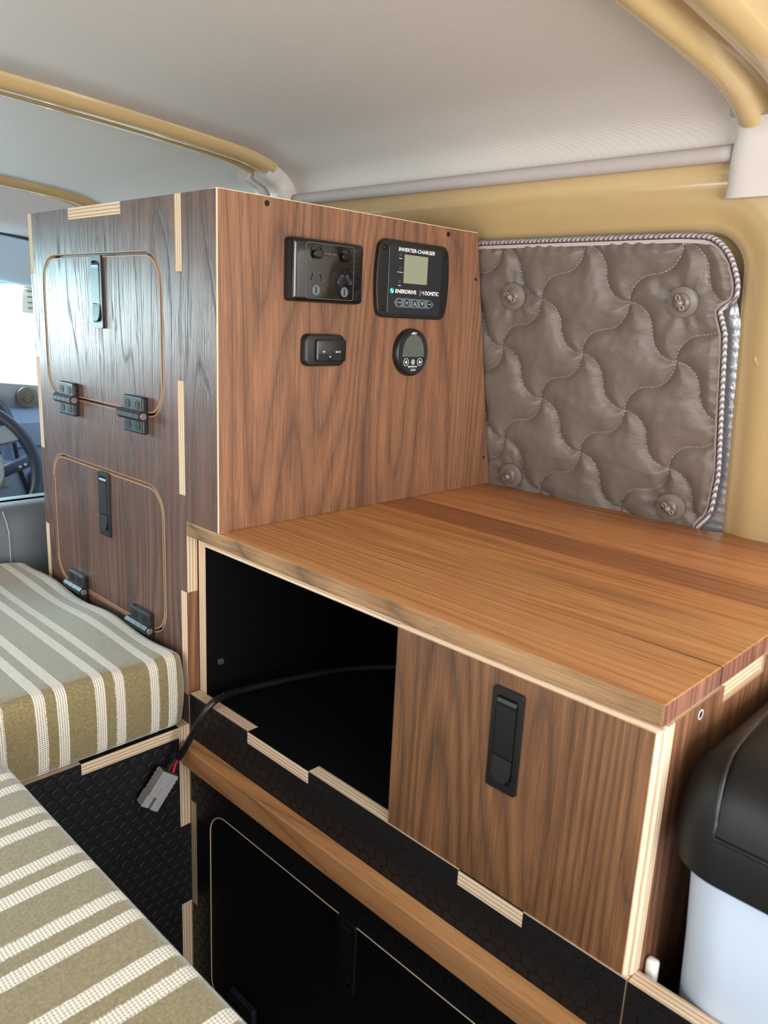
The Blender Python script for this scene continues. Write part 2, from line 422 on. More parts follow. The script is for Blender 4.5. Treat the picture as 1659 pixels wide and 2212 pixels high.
M['dash_dark'] = flat('dark_dash_plastic', srgb(84, 98, 124), .4)
M['wheel'] = flat('steering_wheel_grip', srgb(50, 58, 74), .38, bump=(800, .2))
M['wheel_lt'] = flat('steering_wheel_silver', srgb(150, 158, 168), .35)
M['visor'] = flat('visor_fabric', srgb(176, 184, 186), .8)
M['dark_seam'] = flat('dark_rubber_seam', srgb(40, 42, 44), .6)
M['paper'] = flat('paper_label', srgb(225, 222, 224), .7)
M['cup'] = flat('suction_cup_plastic', srgb(112, 102, 94), .30, spec=.55)
M['toggle'] = flat('toggle_plastic', srgb(128, 117, 108), .22, spec=.6)
M['floor'] = flat('grey_floor_vinyl', srgb(70, 68, 66), .6, var=.1)
M['thread'] = flat('pale_stitching', srgb(196, 190, 182), .7)
M['binding'] = flat('pale_binding_tape', srgb(188, 176, 176), .6)
M['fabric_strap'] = flat('headliner_roll', srgb(176, 166, 162), .75)
m, t, b = newmat('blue_led'); pr(b, Base_Color=(.02, .1, 1, 1)); pr(b, Emission_Color=(.05, .2, 1, 1), Emission_Strength=6.0); M['led'] = m

def glass_mat(name, tint):
    m, t, b = newmat(name); N = t.nodes; L = t.links
    tr = N.new('ShaderNodeBsdfTransparent'); tr.inputs[0].default_value = c4(tint)
    gl = N.new('ShaderNodeBsdfGlossy'); gl.inputs['Roughness'].default_value = .02
    fr = N.new('ShaderNodeFresnel'); fr.inputs[0].default_value = 1.45
    mx = N.new('ShaderNodeMixShader'); L.new(fr.outputs[0], mx.inputs[0]); L.new(tr.outputs[0], mx.inputs[1]); L.new(gl.outputs[0], mx.inputs[2])
    L.new(mx.outputs[0], N['Material Output'].inputs['Surface']); return m
M['glass'] = glass_mat('window_glass', (.94, .97, .96)); M['tint'] = glass_mat('tinted_sun_band', (.10, .62, .68))

def headliner():
    m, t, b = newmat('ribbed_headliner'); N = t.nodes; L = t.links
    v = stretched(t, (1, 1, 1)); s = N.new('ShaderNodeSeparateXYZ'); L.new(v, s.inputs[0])
    a = math_(t, 'SINE', math_(t, 'MULTIPLY', math_(t, 'ADD', s.outputs[0], math_(t, 'MULTIPLY', s.outputs[1], .35)), 2 * math.pi / .0042))
    c = math_(t, 'SINE', math_(t, 'MULTIPLY', math_(t, 'SUBTRACT', s.outputs[1], math_(t, 'MULTIPLY', s.outputs[0], .2)), 2 * math.pi / .0036))
    h = math_(t, 'ADD', a, math_(t, 'MULTIPLY', c, .5))
    bp = N.new('ShaderNodeBump'); bp.inputs['Strength'].default_value = .16; bp.inputs['Distance'].default_value = .0005
    L.new(h, bp.inputs['Height']); L.new(bp.outputs[0], b.inputs['Normal'])
    L.new(mixc(t, math_(t, 'MULTIPLY_ADD', a, .12, .5), srgb(190, 183, 176), srgb(200, 193, 186)), b.inputs['Base Color'])
    pr(b, Roughness=.55, Specular_IOR_Level=.35); return m
M['headliner'] = headliner()

def cushion_mat(name, ax, phase):
    m, t, b = newmat(name); N = t.nodes; L = t.links
    tcn = N.new('ShaderNodeTexCoord'); s = N.new('ShaderNodeSeparateXYZ'); L.new(tcn.outputs['Object'], s.inputs[0])
    jit = noise(t, tcn.outputs['Object'], 420, 2)
    a = math_(t, 'ADD', s.outputs[ax], math_(t, 'MULTIPLY', math_(t, 'SUBTRACT', jit, .5), .0022))
    f = math_(t, 'MULTIPLY', math_(t, 'FRACT', math_(t, 'ADD', math_(t, 'DIVIDE', math_(t, 'SUBTRACT', a, phase), .0713), 50)), .0713)
    def band(c, wd):
        return math_(t, 'LESS_THAN', math_(t, 'ABSOLUTE', math_(t, 'SUBTRACT', f, c)), wd / 2)
    st = math_(t, 'ADD', band(.010, .0125), band(.035, .0125))
    # basket weave dots of the pale stripes
    k = 2 * math.pi / .0054
    o1 = 1 - ax
    
    q2 = math_(t, 'SINE', math_(t, 'MULTIPLY', math_(t, 'SUBTRACT', math_(t, 'SUBTRACT', s.outputs[0], s.outputs[2]), s.outputs[1]), k))
    q1b = math_(t, 'SINE', math_(t, 'MULTIPLY', math_(t, 'ADD', math_(t, 'ADD', s.outputs[0], s.outputs[1]), s.outputs[2]), k))
    wv = math_(t, 'MULTIPLY', q1b, q2)
    wr = N.new('ShaderNodeMapRange'); wr.inputs['From Min'].default_value = -.55; wr.inputs['From Max'].default_value = .05; L.new(wv, wr.inputs['Value'])
    n2 = noise(t, tcn.outputs['Object'], 1500, 3, .7); n3 = noise(t, tcn.outputs['Object'], 460, 4, .7)
    n2 = math_(t, 'ADD', math_(t, 'MULTIPLY', n2, .55), math_(t, 'MULTIPLY', n3, .45))
    rc = ramp(t, [(.36, srgb(98, 86, 56)), (.5, srgb(132, 118, 82)), (.64, srgb(164, 150, 112))]); L.new(n2, rc.inputs[0])
    pale = mixc(t, wr.outputs[0], srgb(140, 124, 98), srgb(238, 232, 218))
    L.new(mixc(t, st, rc.outputs[0], pale), b.inputs['Base Color'])
    hg = math_(t, 'ADD', math_(t, 'MULTIPLY', math_(t, 'MULTIPLY', st, wr.outputs[0]), .8), n2)
    bp = N.new('ShaderNodeBump'); bp.inputs['Strength'].default_value = .7; bp.inputs['Distance'].default_value = .0012
    L.new(hg, bp.inputs['Height']); L.new(bp.outputs[0], b.inputs['Normal'])
    pr(b, Roughness=.85, Specular_IOR_Level=.25, Sheen_Weight=.7, Sheen_Roughness=.40, Sheen_Tint=(.9, .97, 1, 1)); return m

def quilt_mat():
    m, t, b = newmat('quilted_satin'); N = t.nodes; L = t.links
    v = stretched(t, (1, 1, .5)); n1 = noise(t, v, 14, 3, .6, .6)
    n2 = noise(t, stretched(t, (1, .35, 1)), 55, 3, .6, .8); fi = noise(t, stretched(t, (1, .06, 1)), 700, 2)
    L.new(mixc(t, n1, srgb(92, 82, 75), srgb(112, 101, 92)), b.inputs['Base Color'])
    h = math_(t, 'ADD', math_(t, 'MULTIPLY', n1, 1.0), math_(t, 'ADD', math_(t, 'MULTIPLY', n2, .55), math_(t, 'MULTIPLY', fi, .03)))
    bp = N.new('ShaderNodeBump'); bp.inputs['Strength'].default_value = .42; bp.inputs['Distance'].default_value = .005
    L.new(h, bp.inputs['Height']); L.new(bp.outputs[0], b.inputs['Normal'])
    pr(b, Roughness=.40, Specular_IOR_Level=.5, Sheen_Weight=.15); return m
M['quilt'] = quilt_mat()
def rope_mat():
    m, t, b = newmat('rope_piping'); N = t.nodes; L = t.links
    v = stretched(t, (1, 1, 1)); s = N.new('ShaderNodeSeparateXYZ'); L.new(v, s.inputs[0])
    a = math_(t, 'SINE', math_(t, 'MULTIPLY', math_(t, 'ADD', math_(t, 'ADD', s.outputs[1], s.outputs[2]), math_(t, 'MULTIPLY', s.outputs[0], 1.0)), 2 * math.pi / .0070))
    L.new(mixc(t, math_(t, 'MULTIPLY_ADD', a, .5, .5), srgb(84, 78, 84), srgb(186, 178, 180)), b.inputs['Base Color']); pr(b, Roughness=.5); return m
M['rope'] = rope_mat()

# ------------------------------------------------------------------ text helper
_tc = {}
def text_bm(bm, s, x, z, h, y, sx=1.0, axis='y', bold=0.0, shear=0.0, mi=0, align='CENTER', depth=.0002):
    cu = D.curves.new('t', 'FONT'); cu.body = s; cu.size = 1.0; cu.align_x = align; cu.align_y = 'CENTER'; cu.offset = bold; cu.shear = shear; cu.resolution_u = 3
    to = D.objects.new('t', cu); COL.objects.link(to)
    bpy.context.view_layer.update()
    dg = bpy.context.evaluated_depsgraph_get()
    me = D.meshes.new_from_object(to.evaluated_get(dg))
    tmp = bmesh.new(); tmp.from_mesh(me)
    D.objects.remove(to); D.curves.remove(cu); D.meshes.remove(me)
    k = h / .70
    vm = {}
    for v in tmp.verts: vm[v] = bm.verts.new(P3(axis, x + v.co.x * k * sx, z + v.co.y * k, y))
    for f in tmp.faces:
        try: q = bm.faces.new([vm[v] for v in f.verts]); q.material_index = mi
        except ValueError: pass
    tmp.free()

# ================================================================== VAN BODY (setting)
XC = -0.28
def wallx(z): return 0.537 - 0.17 * z
prof = [(-.28, .558), (-.10, .555), (0, .551), (.10, .545), (.20, .538), (.28, .532), (.35, .525), (.40, .513), (.435, .498), (.452, .480), (.458, .460)]
def roof_z(x):
    a = abs(x - XC) + XC
    return pw(a, [p[0] for p in prof], [p[1] for p in prof])
def drop(y): return pw(y, [.5, 1.16, 1.36], [0, -.020, -.118])
xs = [2 * XC - p[0] for p in reversed(prof)] + [p[0] for p in prof[1:]]
# finer roof profile
RP = spline([(x, 0, roof_z(x)) for x in xs], 5)
bm = NB()
ys = [-1.6 + i * .05 for i in range(60)]
ys = [y for y in ys if y <= 1.36]
rings = []
for y in ys:
    s = .006 * math.sin(math.pi * min(1, max(0, (y + .40) / .84))) if -.4 < y < .44 else 0
    rings.append([Vector((p.x, y, p.z + drop(y) + s)) for p in RP])
loft(bm, rings, 0, closed=False)
V0 = [Vector((p.x, p.y, p.z + .03)) for p in rings[0]]
ceil = obj('ceiling', bm, M['headliner'], smooth=True); struct(ceil)
so = ceil.modifiers.new('thick', 'SOLIDIFY'); so.thickness = .02; so.offset = 1

def rib(name, yc, prof2, x_lo, x_hi, dz=0):
    bm = NB(); rg = []
    path = [p for p in RP if x_lo <= p.x <= x_hi]
    for i, p in enumerate(path):
        a = path[max(i - 1, 0)]; c = path[min(i + 1, len(path) - 1)]
        t_ = (c - a).normalized(); n = Vector((t_.z, 0, -t_.x))
        if n.z > 0: n = -n
        rg.append([Vector((p.x, yc + dy, p.z + drop(yc) + dz)) + n * d for dy, d in prof2])
    loft(bm, rg, 0)
    o = obj(name, bm, M['paint'], smooth=True); struct(o)
    mm = o.modifiers.new('e', 'EDGE_SPLIT'); mm.split_angle = math.radians(50)
    return o
far_prof = [(-.040, -.004), (-.039, .006), (-.034, .013), (-.026, .017), (-.014, .018), (-.004, .015), (.002, .0085), (.006, .0065), (.010, .009), (.016, .0135), (.024, .015), (.032, .013), (.038, .006), (.040, -.004)]
rib('trim_1', .462, far_prof, -1.05, .415)
near_prof = [(.033, -.004), (.032, .010), (.027, .020), (.019, .025), (.010, .025), (.003, .020), (-.001, .010), (-.006, .006), (-.012, .008), (-.018, .018), (-.026, .024), (-.040, .025), (-.052, .020), (-.058, .008), (-.060, -.004)]
rib('trim_2', -.402, near_prof, -1.05, .436)
rib('trim_3', 1.16, far_prof, -1.05, .440)

# plastic covers where the ribs meet the wall
def rib_cover(name, yc, wl, wr, zend, lobes):
    bm = NB()
    path = ([(.400, .517), (.420, .509)] if lobes else []) + [(.432, .503), (.442, .494), (.449, .484), (.453, .474), (.455, .462), (.459, .445), (.464, .425), (wallx(zend) - .002, zend)]
    path = spline([(x, 0, z) for x, z in path], 4); rg = []; n_ = len(path)
    for i, p in enumerate(path):
        t_ = i / (n_ - 1)
        fl = 1 + .13 * max(0, (t_ - .62) / .38) ** 1.0 - .10 * math.sin(math.pi * min(1, t_ / .62))
        th = (.030 if lobes else .020) * (1 - .15 * t_)
        a = path[max(i - 1, 0)]; c = path[min(i + 1, n_ - 1)]; tt = (c - a).normalized(); nn = Vector((tt.z, 0, -tt.x))
        if nn.x > 0: nn = -nn
        ring = []
        m_ = 22
        for k in range(m_ + 1):
            u = -1 + 2 * k / m_
            y = yc + (wl if u < 0 else wr) * u * fl
            d = th * (1 - abs(u) ** 6) ** .5 if abs(u) < 1 else 0
            if lobes: d = th * ((1 - abs(u) ** 6) ** .5 if abs(u) < 1 else 0) * (1 - .97 * math.exp(-((u - .15) / .13) ** 2))
            ring.append(Vector((p.x, y, p.z)) + nn * (d + .002))
        ring += [Vector((p.x + .01, yc + wr * fl, p.z)), Vector((p.x + .01, yc - wl * fl, p.z))]
        rg.append(ring)
    loft(bm, rg, 0)
    o = obj(name, bm, M['grey_trim'], smooth='auto')
    return struct(o)
rib_cover('trim_4', -.406, .052, .046, .410, False)
rib_cover('trim_5', .470, .044, .055, .404, True)

# rolled headliner edge along the wall
def roll(name, y0, y1):
    bm = NB(); pts = [(.452, y0 + (y1 - y0) * i / 60, .4585) for i in range(61)]
    tube(bm, pts, .0095, 12)
    return struct(obj(name, bm, M['fabric_strap'], smooth=True))
roll('trim_6', -.362, .43); roll('trim_7', .52, 1.34)

# right wall with stamped window recess
def offs_rr(d, u0=-.384, u1=.60, v0=-.10, v1=.384, r=.052):
    return rrect(u0 - d, u1 + d, v0 - d, v1 + d, max(r + d, .012), 12)
bm = NB()
ringsd = [(.040, 0), (.030, .0008), (.020, .0035), (.012, .0075), (.005, .0095), (.0, .0105), (-.003, .014), (-.005, .021), (-.007, .026), (-.034, .0275)]
L3 = []
for d, dep in ringsd:
    L3.append([bm.verts.new((wallx(v) + dep, u, v)) for u, v in offs_rr(d)])
for a, c in zip(L3, L3[1:]):
    for i in range(len(a)): bm.faces.new((a[i], a[(i + 1) % len(a)], c[(i + 1) % len(a)], c[i]))
def wallfill(outer, inner_verts, hole2=None):
    ov = [bm.verts.new((wallx(v), u, v)) for u, v in outer]
    es = [bm.edges.new((ov[i], ov[(i + 1) % len(ov)])) for i in range(len(ov))]
    for iv in inner_verts:
        for i in range(len(iv)):
            e_ = bm.edges.get((iv[i], iv[(i + 1) % len(iv)]))
            if e_ is None: e_ = bm.edges.new((iv[i], iv[(i + 1) % len(iv)]))
            es.append(e_)
    bmesh.ops.triangle_fill(bm, use_beauty=True, edges=es)
h2 = [bm.verts.new((wallx(v), u, v)) for u, v in rrect(.95, 1.50, -.10, .33, .05, 6)]
wallfill(rect(-1.35, 1.75, -.78, .462), [L3[0], h2])
wr = obj('wall_right', bm, M['paint'], smooth='auto'); struct(wr)
md = wr.modifiers.new('thick', 'SOLIDIFY'); md.thickness = .004; md.offset = -1
# window pane of that recess
bm = NB()
pv = offs_rr(-.030)
vs = [bm.verts.new((wallx(v) + .030, u, v)) for u, v in pv]; bm.faces.new(vs)
vs = [bm.verts.new((wallx(v) + .034, u, v)) for u, v in pv]; bm.faces.new(vs)
struct(obj('window_1', bm, M['glass']))
# outer body skin behind the black-tinted pane
bm = NB()
vs = [bm.verts.new((wallx(v) + .10, u, v)) for u, v in rect(-.9, .75, -.3, .45)]; bm.faces.new(vs)

bm.free()
# threaded insert in the pillar
bm = NB()
iy, iz = -.412, .231
loft(bm, [[Vector((wallx(iz) - d, y, z)) for y, z in circle(iy, iz, r, 24)] for r, d in ((.0085, -.001), (.0085, .0012), (.0062, .0018), (.0052, .0008), (.0050, -.004))], 0, cap1=False)
hb = NB(); vs = [hb.verts.new((wallx(iz) - .0004, y, z)) for y, z in circle(iy, iz, .0052, 24)]; hb.faces.new(vs)
ins = obj('threaded_insert', bm, M['paint'], wr, smooth='auto'); obj('bolt_hole', hb, M['black_hole'], ins)
# scuffed paint marks above the cabinet
bm = NB()
for (y, z, a, bb) in ((.125, .4335, .007, .0022), (.108, .434, .0035, .0018), (.118, .4325, .003, .0015)):
    vs = [bm.verts.new((wallx(v) - .0006, u, v)) for u, v in circle(y, z, a, 9, bb / a)]; bm.faces.new(vs)
obj('paint_chip', bm, M['dark_seam'], wr)

# left wall, floor
bm = NB()
XL = -1.09
plate(bm, rect(-1.35, 1.75, -.78, .462), [rrect(-.95, .30, -.70, .36, .06, 6), rrect(.85, 1.50, -.10, .33, .05, 6)], 'x', XL - .02, XL)
struct(obj('wall_left', bm, [M['paint'], M['paint']]))
bm = NB(); box(bm, XL, .70, -1.35, 1.80, -.80, -.78); struct(obj('floor', bm, M['floor']))

# overhead panel, sun visor area, windscreen
bm = NB()
rg = []
for y, z in ((1.362, .452), (1.42, .445), (1.50, .408), (1.55, .372), (1.575, .353), (1.60, .347), (1.625, .351), (1.65, .38)):
    rg.append([Vector((x, y, z - .055 * ((x - XC) / .75) ** 2)) for x in [XC - .75 + i * .1 for i in range(16)]])
loft(bm, rg, 0, closed=False)
struct(obj('trim_8', bm, M['visor'], smooth=True))
bm = NB(); tube(bm, [(XC - .74 + i * .1, 1.362, .456 - .055 * ((i * .1 - .74) / .75) ** 2) for i in range(16)], .012, 8)
struct(obj('trim_9', bm, M['dark_seam'], smooth=True))
bm = NB()
vs = [bm.verts.new(p) for p in ((XC - .75, 1.66, .34), (XC + .75, 1.66, .34), (XC + .80, 1.86, -.02), (XC - .80, 1.86, -.02))]; bm.faces.new(vs)
vs = [bm.verts.new(p) for p in ((XC - .75, 1.664, .342), (XC + .75, 1.664, .342), (XC + .80, 1.864, -.018), (XC - .80, 1.864, -.018))]; bm.faces.new(vs)
ws = struct(obj('window_2', bm, M['glass']))
bm = NB()
vs = [bm.verts.new(p) for p in ((XC - .75, 1.655, .34), (XC + .75, 1.655, .34), (XC + .752, 1.672, .304), (XC - .752, 1.672, .304))]; bm.faces.new(vs)
obj('sun_band', bm, M['tint'], ws)
bm = NB(); 
vs = [bm.verts.new((x, 1.69, z)) for x, z in ((.452, .315), (.53, .315), (.53, .215), (.445, .225))]; bm.faces.new(vs)
sk = obj('registration_sticker', bm, M['paper'], ws)
bm = NB()
for i in range(5): box(bm, .462, .497 - .004 * (i % 2), 1.6885, 1.6895, .30 - i * .016, .303 - i * .016)
obj('sticker_print', bm, M['dash_dark'], sk)

# ================================================================== TALL CABINET
H = .385; T = .015
tall = thing('tall_cabinet', 'tall walnut laminate cabinet with two round-cornered hatches, standing behind the bench top', 'cabinet', (.2, .25, -.76))
UD = (.118, .461, .121, .324, .040); LD = (.124, .462, -.176, .031, .038)
def notched_rect(y0, y1, z0, z1): pass
out = [(0, 0), (0, H)]
# top edge tongue slot
out += [(.215, H), (.215, H - T), (.365, H - T), (.365, H)]
out += [(.490, H), (.490, .299), (.503, .299), (.503, .174), (.490, .174), (.490, .031), (.503, .031), (.503, -.094), (.490, -.094), (.490, -.24), (.503, -.24), (.503, -.76), (.071, -.76), (.071, -.239), (.086, -.239), (.086, -.095), (.071, -.095), (.071, 0)]
out[0] = (0.0, 0.0)
bm = NB()
plate(bm, out, [rrect(*UD), rrect(*LD), rect(.072, .0865, .299, H + -.0001), rect(.072, .0865, .032, .174)], 'x', 0, T, 0, 0, 1)
obj('aisle_panel', bm, [M['walnut_aisle_shaded'], M['ply_x']], tall)
bm = NB()
plate(bm, [(.0152, 0.0005), (.0152, H), (.452, H), (.527, 0.0005)], [], 'y', 0, .012, 0, 0, 1)
obj('end_panel', bm, [M['walnut_end'], M['ply_y']], tall, 'walnut end panel facing the bench top')
bm = NB(); box(bm, -.0004, .0152, -.0002, .0003, .0003, H)  # laminate return of the aisle panel
obj('edge_banding', bm, M['walnut_end'], tall)
bm = NB(); box(bm, -.0007, .0007, -.0007, .0007, .0003, H + .0006)
box(bm, .0, .452, -.0005, .0130, H + .0001, H + .0008)
obj('pale_edge_strip', bm, M['ply_y'], tall, 'pale raw plywood edge line')
bm = NB(); plate(bm, [(.0, .215), (0, .365), (T, .365), (T, .4895), (.45, .4895), (.45, .0125), (T, .0125), (T, .215)], [], 'z', H - T + .0002, H, 0, 0, 1)
obj('top_panel', bm, [M['walnut_end'], M['ply_z']], tall)
def side_tongues(name, y0, y1, mats):
    bm = NB()
    pts = [(T, .385), (0, .385), (0, .2995), (T, .2995), (T, .1735), (0, .1735), (0, .0315), (T, .0315), (T, -.0945), (0, -.0945), (0, -.2385), (T, -.2385), (T, -.755), (.44, -.755), (.52, 0), (.445, .369), (T, .369)]
    pts = [(T, .369)] + [(0, .369)] + pts[2:-1]
    plate(bm, pts, [], 'y', y0, y1, 0, 0, 1)
    return obj(name, bm, mats, tall)
side_tongues('side_panel', .4902, .5028, [M['walnut_side'], M['ply_y']])
side_tongues('inner_panel', .0722, .0862, [M['walnut_side'], M['ply_y']])
for y0, y1 in ((.4902, .5028), (.0722, .0862)):
    bm = NB(); box(bm, -.00005, T, y0, y1, .3691, .3849); obj('joint_tongue', bm, M['ply_y'], tall)

def latch(parent, y, z, matb, h=.095, w_=.0315, x=0.0):
    """recessed slam latch, top centre at (y, z)"""
    bm = NB()
    o2 = rrect(y - w_ / 2, y + w_ / 2, z - h, z, .003, 4)
    inn = rrect(y - w_ / 2 + .0052, y + w_ / 2 - .0052, z - h + .0085, z - .0085, .0095, 6)
    inn = [(u, v if v < z - h / 2 else v) for u, v in inn]
    plate(bm, o2, [rrect(y - w_ / 2 + .005, y + w_ / 2 - .005, z - h + .008, z - .007, .003, 6)], 'x', x - .0030, x + .0005, 0, 0, 0)
    box(bm, x - .0002, x + .0006, y - w_ / 2 + .004, y + w_ / 2 - .004, z - h + .006, z - .006)
    b = obj('latch', bm, matb, parent, smooth='auto')
    b.modifiers.new('bv', 'BEVEL').width = .0006
    bm = NB()
    # lever: long flat paddle, rolled at the top
    u0, u1 = y - w_ / 2 + .0058, y + w_ / 2 - .0058
    prof_ = [(x - .0004, z - .0085), (x - .0030, z - .0095), (x - .0040, z - .0125), (x - .0036, z - .016), (x - .0034, z - h * .655), (x - .0004, z - h * .655)]
    loft(bm, [[Vector((a, yy, c)) for a, c in prof_] for yy in (u0, u1)], 0)
    obj('lever', bm, matb, b)
    bm = NB()
    r = (u1 - u0) / 2
    tip = [(u0, z - h * .665), (u1, z - h * .665), (u1, z - h * .80)] + [(y + r * math.cos(a), z - h * .80 - r * 1.0 * math.sin(a)) for a in [math.pi * k / 10 for k in range(1, 10)]] + [(u0, z - h * .80)]
    V1 = [bm.verts.new((x - .0036 - .0022 * ((z - h * .665 - v) / (h * .25)), u, v)) for u, v in tip]
    V2 = [bm.verts.new((x - .0002, u, v)) for u, v in tip]
    bm.faces.new(V1); bm.faces.new(V2)
    for i in range(len(tip)): bm.faces.new((V1[i], V1[(i + 1) % len(tip)], V2[(i + 1) % len(tip)], V2[i]))
    obj('push_button', bm, matb, b)
    return b
def hexprism(bm, y0, y1, x, z, r, mi=0):
    rg = [[Vector((x + r * math.cos(math.radians(a)), yy, z + r * math.sin(math.radians(a)))) for a in (22.5, 67.5, 112.5, 157.5, 202.5, 247.5, 292.5, 337.5)] for yy in (y0, y1)]
    loft(bm, rg, mi)
def hinge(parent, y, z):
    """block hinge centred on (y, z): two leaves and a knuckle; the knuckle overhangs towards +y"""
    hw = .026
    root = None
    for k, sgn in enumerate((1, -1)):
        bm = NB()
        z0, z1 = (z + .0015, z + .0240) if sgn > 0 else (z - .0240, z - .0015)
        box(bm, -.0085, 0, y - hw, y + hw, min(z0, z1), max(z0, z1), 0, .0022, 2)
        if root is None:
            root = obj('hinge', bm, M['black_hinge'], parent); tgt = root
        else: obj('hinge_leaf', bm, M['black_hinge'], root)
    bm = NB()
    for i in range(4):
        a = y - hw - .002 + i * .0148; hexprism(bm, a + .0003, a + .0145, -.0085, z, .0072)
    obj('knuckle', bm, M['black_hinge'], root)
    bm = NB(); loft(bm, [[Vector((-.0085 + r * math.cos(a), yy, z + r * math.sin(a))) for a in [2 * math.pi * i / 20 for i in range(20)]] for r, yy in ((.0045, y - hw - .0012), (.0045, y - hw - .0026), (.0038, y - hw - .0030))])
    obj('hinge_pin', bm, M['pin'], root)
    for sgn in (1, -1):
        for yy in (-.0135, .0115):
            bm = NB(); cy, cz = y + yy, z + sgn * .0135
            plate(bm, circle(cy, cz, .0054, 20), [circle(cy, cz, .0047, 20)], 'x', -.0090, -.0082, 0, 0, 0)
            plate(bm, circle(cy, cz, .0042, 20), [], 'x', -.0088, -.0082, 1, 1, 1)
            plate(bm, circle(cy, cz, .0017, 6), [], 'x', -.0091, -.0087, 2, 2, 2)
            obj('screw', bm, [M['black_hole'], M['black_hinge'], M['black_hole']], root)
    return root
G = .0040
def door(parent, d, name='door', m=None, rr_=0):
    bm = NB()
    plate(bm, rrect(d[0] + G, d[1] - G, d[2] + G, d[3] - G, d[4] - G), [], 'x', .0003, .0084, 0, 0, 1)
    o = obj(name, bm, [m or M['walnut_aisle_shaded'], M['ply_x']], parent)
    bm = NB(); rr0 = rrect(d[0] + G, d[1] - G, d[2] + G, d[3] - G, d[4] - G); g2 = G + .0014
    plate(bm, rr0, [rrect(d[0] + g2, d[1] - g2, d[2] + g2, d[3] - g2, d[4] - g2)], 'x', -.0001, .001, 0, 0, 0)
    obj('routed_rim', bm, M['rim'], o)
    bm = NB(); g3 = -.0010
    plate(bm, rrect(d[0] + g3, d[1] - g3, d[2] + g3, d[3] - g3, d[4] - g3), [rrect(*d)], 'x', -.0001, .001, 0, 0, 0)
    obj('routed_rim', bm, M['rim'], parent)
    bm = NB(); box(bm, .0085, .0105, d[0] - .004, d[1] + .004, d[2] - .004, d[3] + .004)
    obj('rebate', bm, M['black_film'], parent)
    return o
du = door(tall, UD); dl = door(tall, LD)
for dd, yy, zz in ((du, .2835, .3215), (dl, .287, .0265)):
    latch(dd, yy, zz, M['black_hinge'])
for yy in (.383, .184): hinge(tall, yy, .121); hinge(tall, yy - .001, -.1735)
def csk(parent, X, Y, Z, axis, r=.0034, m=None):
    bm = NB(); k = {'x': (Y, Z), 'y': (X, Z)}[axis]; d = {'x': X, 'y': Y}[axis]
    plate(bm, circle(k[0], k[1], r, 18), [], axis, d - .0005, d + .0003, 0, 0, 0)
    plate(bm, circle(k[0], k[1], r * .45, 6), [], axis, d - .0007, d - .0004, 1, 1, 1)
    return obj('screw', bm, [m or M['screw'], M['black_hole']], parent)
for X, Z in ((.067, .378), (.386, .377), (.455, .320), (.508, .045)): csk(tall, X, 0, Z, 'y', .0033 if X < .4 else .0022)

# ================================================================== LOW BENCH CABINET
YL = .069; YR = -.561
bench = thing('bench_cabinet', 'low walnut and black plywood cabinet with one open bay and one latched front', 'cabinet', (.25, -.25, -.255))
bm = NB(); plate(bm, [(.016, -.235), (.016, -.0185), (.53, -.0185), (.53, -.235)], [], 'y', .0535, YL, 0, 2, 1)
obj('side_panel', bm, [M['black_film'], M['ply_y'], M['walnut_side']], bench, 'black-lined left side panel')
bm = NB(); plate(bm, [(.016, .0535), (.016, -.546), (.53, -.546), (.53, .0535)], [], 'z', -.0325, -.0185, 0, 0, 1)
obj('top_rail', bm, [M['black_film'], M['ply_z']], bench)
# floor of the bay, tongues come through the black front
bm = NB(); plate(bm, [(.016, YL), (.016, -.060), (-.0003, -.060), (-.0003, -.174), (.016, -.174), (.016, -.390), (-.0003, -.390), (-.0003, -.462), (.016, -.462), (.016, -.546), (.53, -.546), (.53, YL)], [], 'z', -.2505, -.2352, 0, 0, 1)
obj('shelf', bm, [M['black_film'], M['ply_z']], bench)
bm = NB(); box(bm, .50, .515, -.546, .0535, -.235, -.0325); obj('back_panel', bm, M['black_film'], bench)
bm = NB(); box(bm, .018, .50, -.305, -.292, -.235, -.0325); obj('divider', bm, M['black_film'], bench)
# right side panel with rebate and slot
bm = NB()
plate(bm, [(.0175, -.2848), (.0175, -.0185), (.108, -.0185), (.108, -.034), (.199, -.034), (.199, -.0185), (.53, -.0185), (.53, -.2848)], [], 'y', YR, -.546, 0, 0, 1)
obj('side_panel', bm, [M['walnut_side'], M['ply_y']], bench, 'walnut right side panel')
bm = NB(); box(bm, .108, .199, -.5575, -.540, -.0335, -.0195); obj('joint_tongue', bm, M['ply_z'], bench)
bm = NB(); plate(bm, circle(.064, -.0285, .0042, 20), [circle(.064, -.0285, .0034, 20)], 'y', YR - .0004, YR + .0002, 0, 0, 0)
plate(bm, circle(.064, -.0285, .0033, 16), [], 'y', YR - .0002, YR + .001, 1, 1, 1)
obj('screw_hole', bm, [M['white_print'], M['black_hole']], bench)
# latched front with chamfered edges
bm = NB()
F0 = (-.2965, -.555, -.2350, -.0265)
def fr(y0, y1, z0, z1, x): return [Vector((x, y0, z0)), Vector((x, y1, z0)), Vector((x, y1, z1)), Vector((x, y0, z1))]
V = loft(bm, [fr(-.2965, -.5545, -.2350, -.0245, .0015), fr(-.2965, -.5605, -.2350, -.0190, .0085), fr(-.2965, -.5608, -.2350, -.0188, .0175)], 1)
for f in bm.faces:
    if all(abs(v.co.x - .0015) < 1e-6 for v in f.verts): f.material_index = 0
front = obj('drawer_front', bm, [M['walnut_drawer'], M['ply_x']], bench)
latch(front, -.4275, -.0385, M['black_sat'], .0945, .0315, .0015)
bm = NB(); plate(bm, circle(.038, -.195, .0045, 18), [], 'y', .0520, .0538, 0, 0, 0); 
obj('bolt_head', bm, M['steel'], bench)

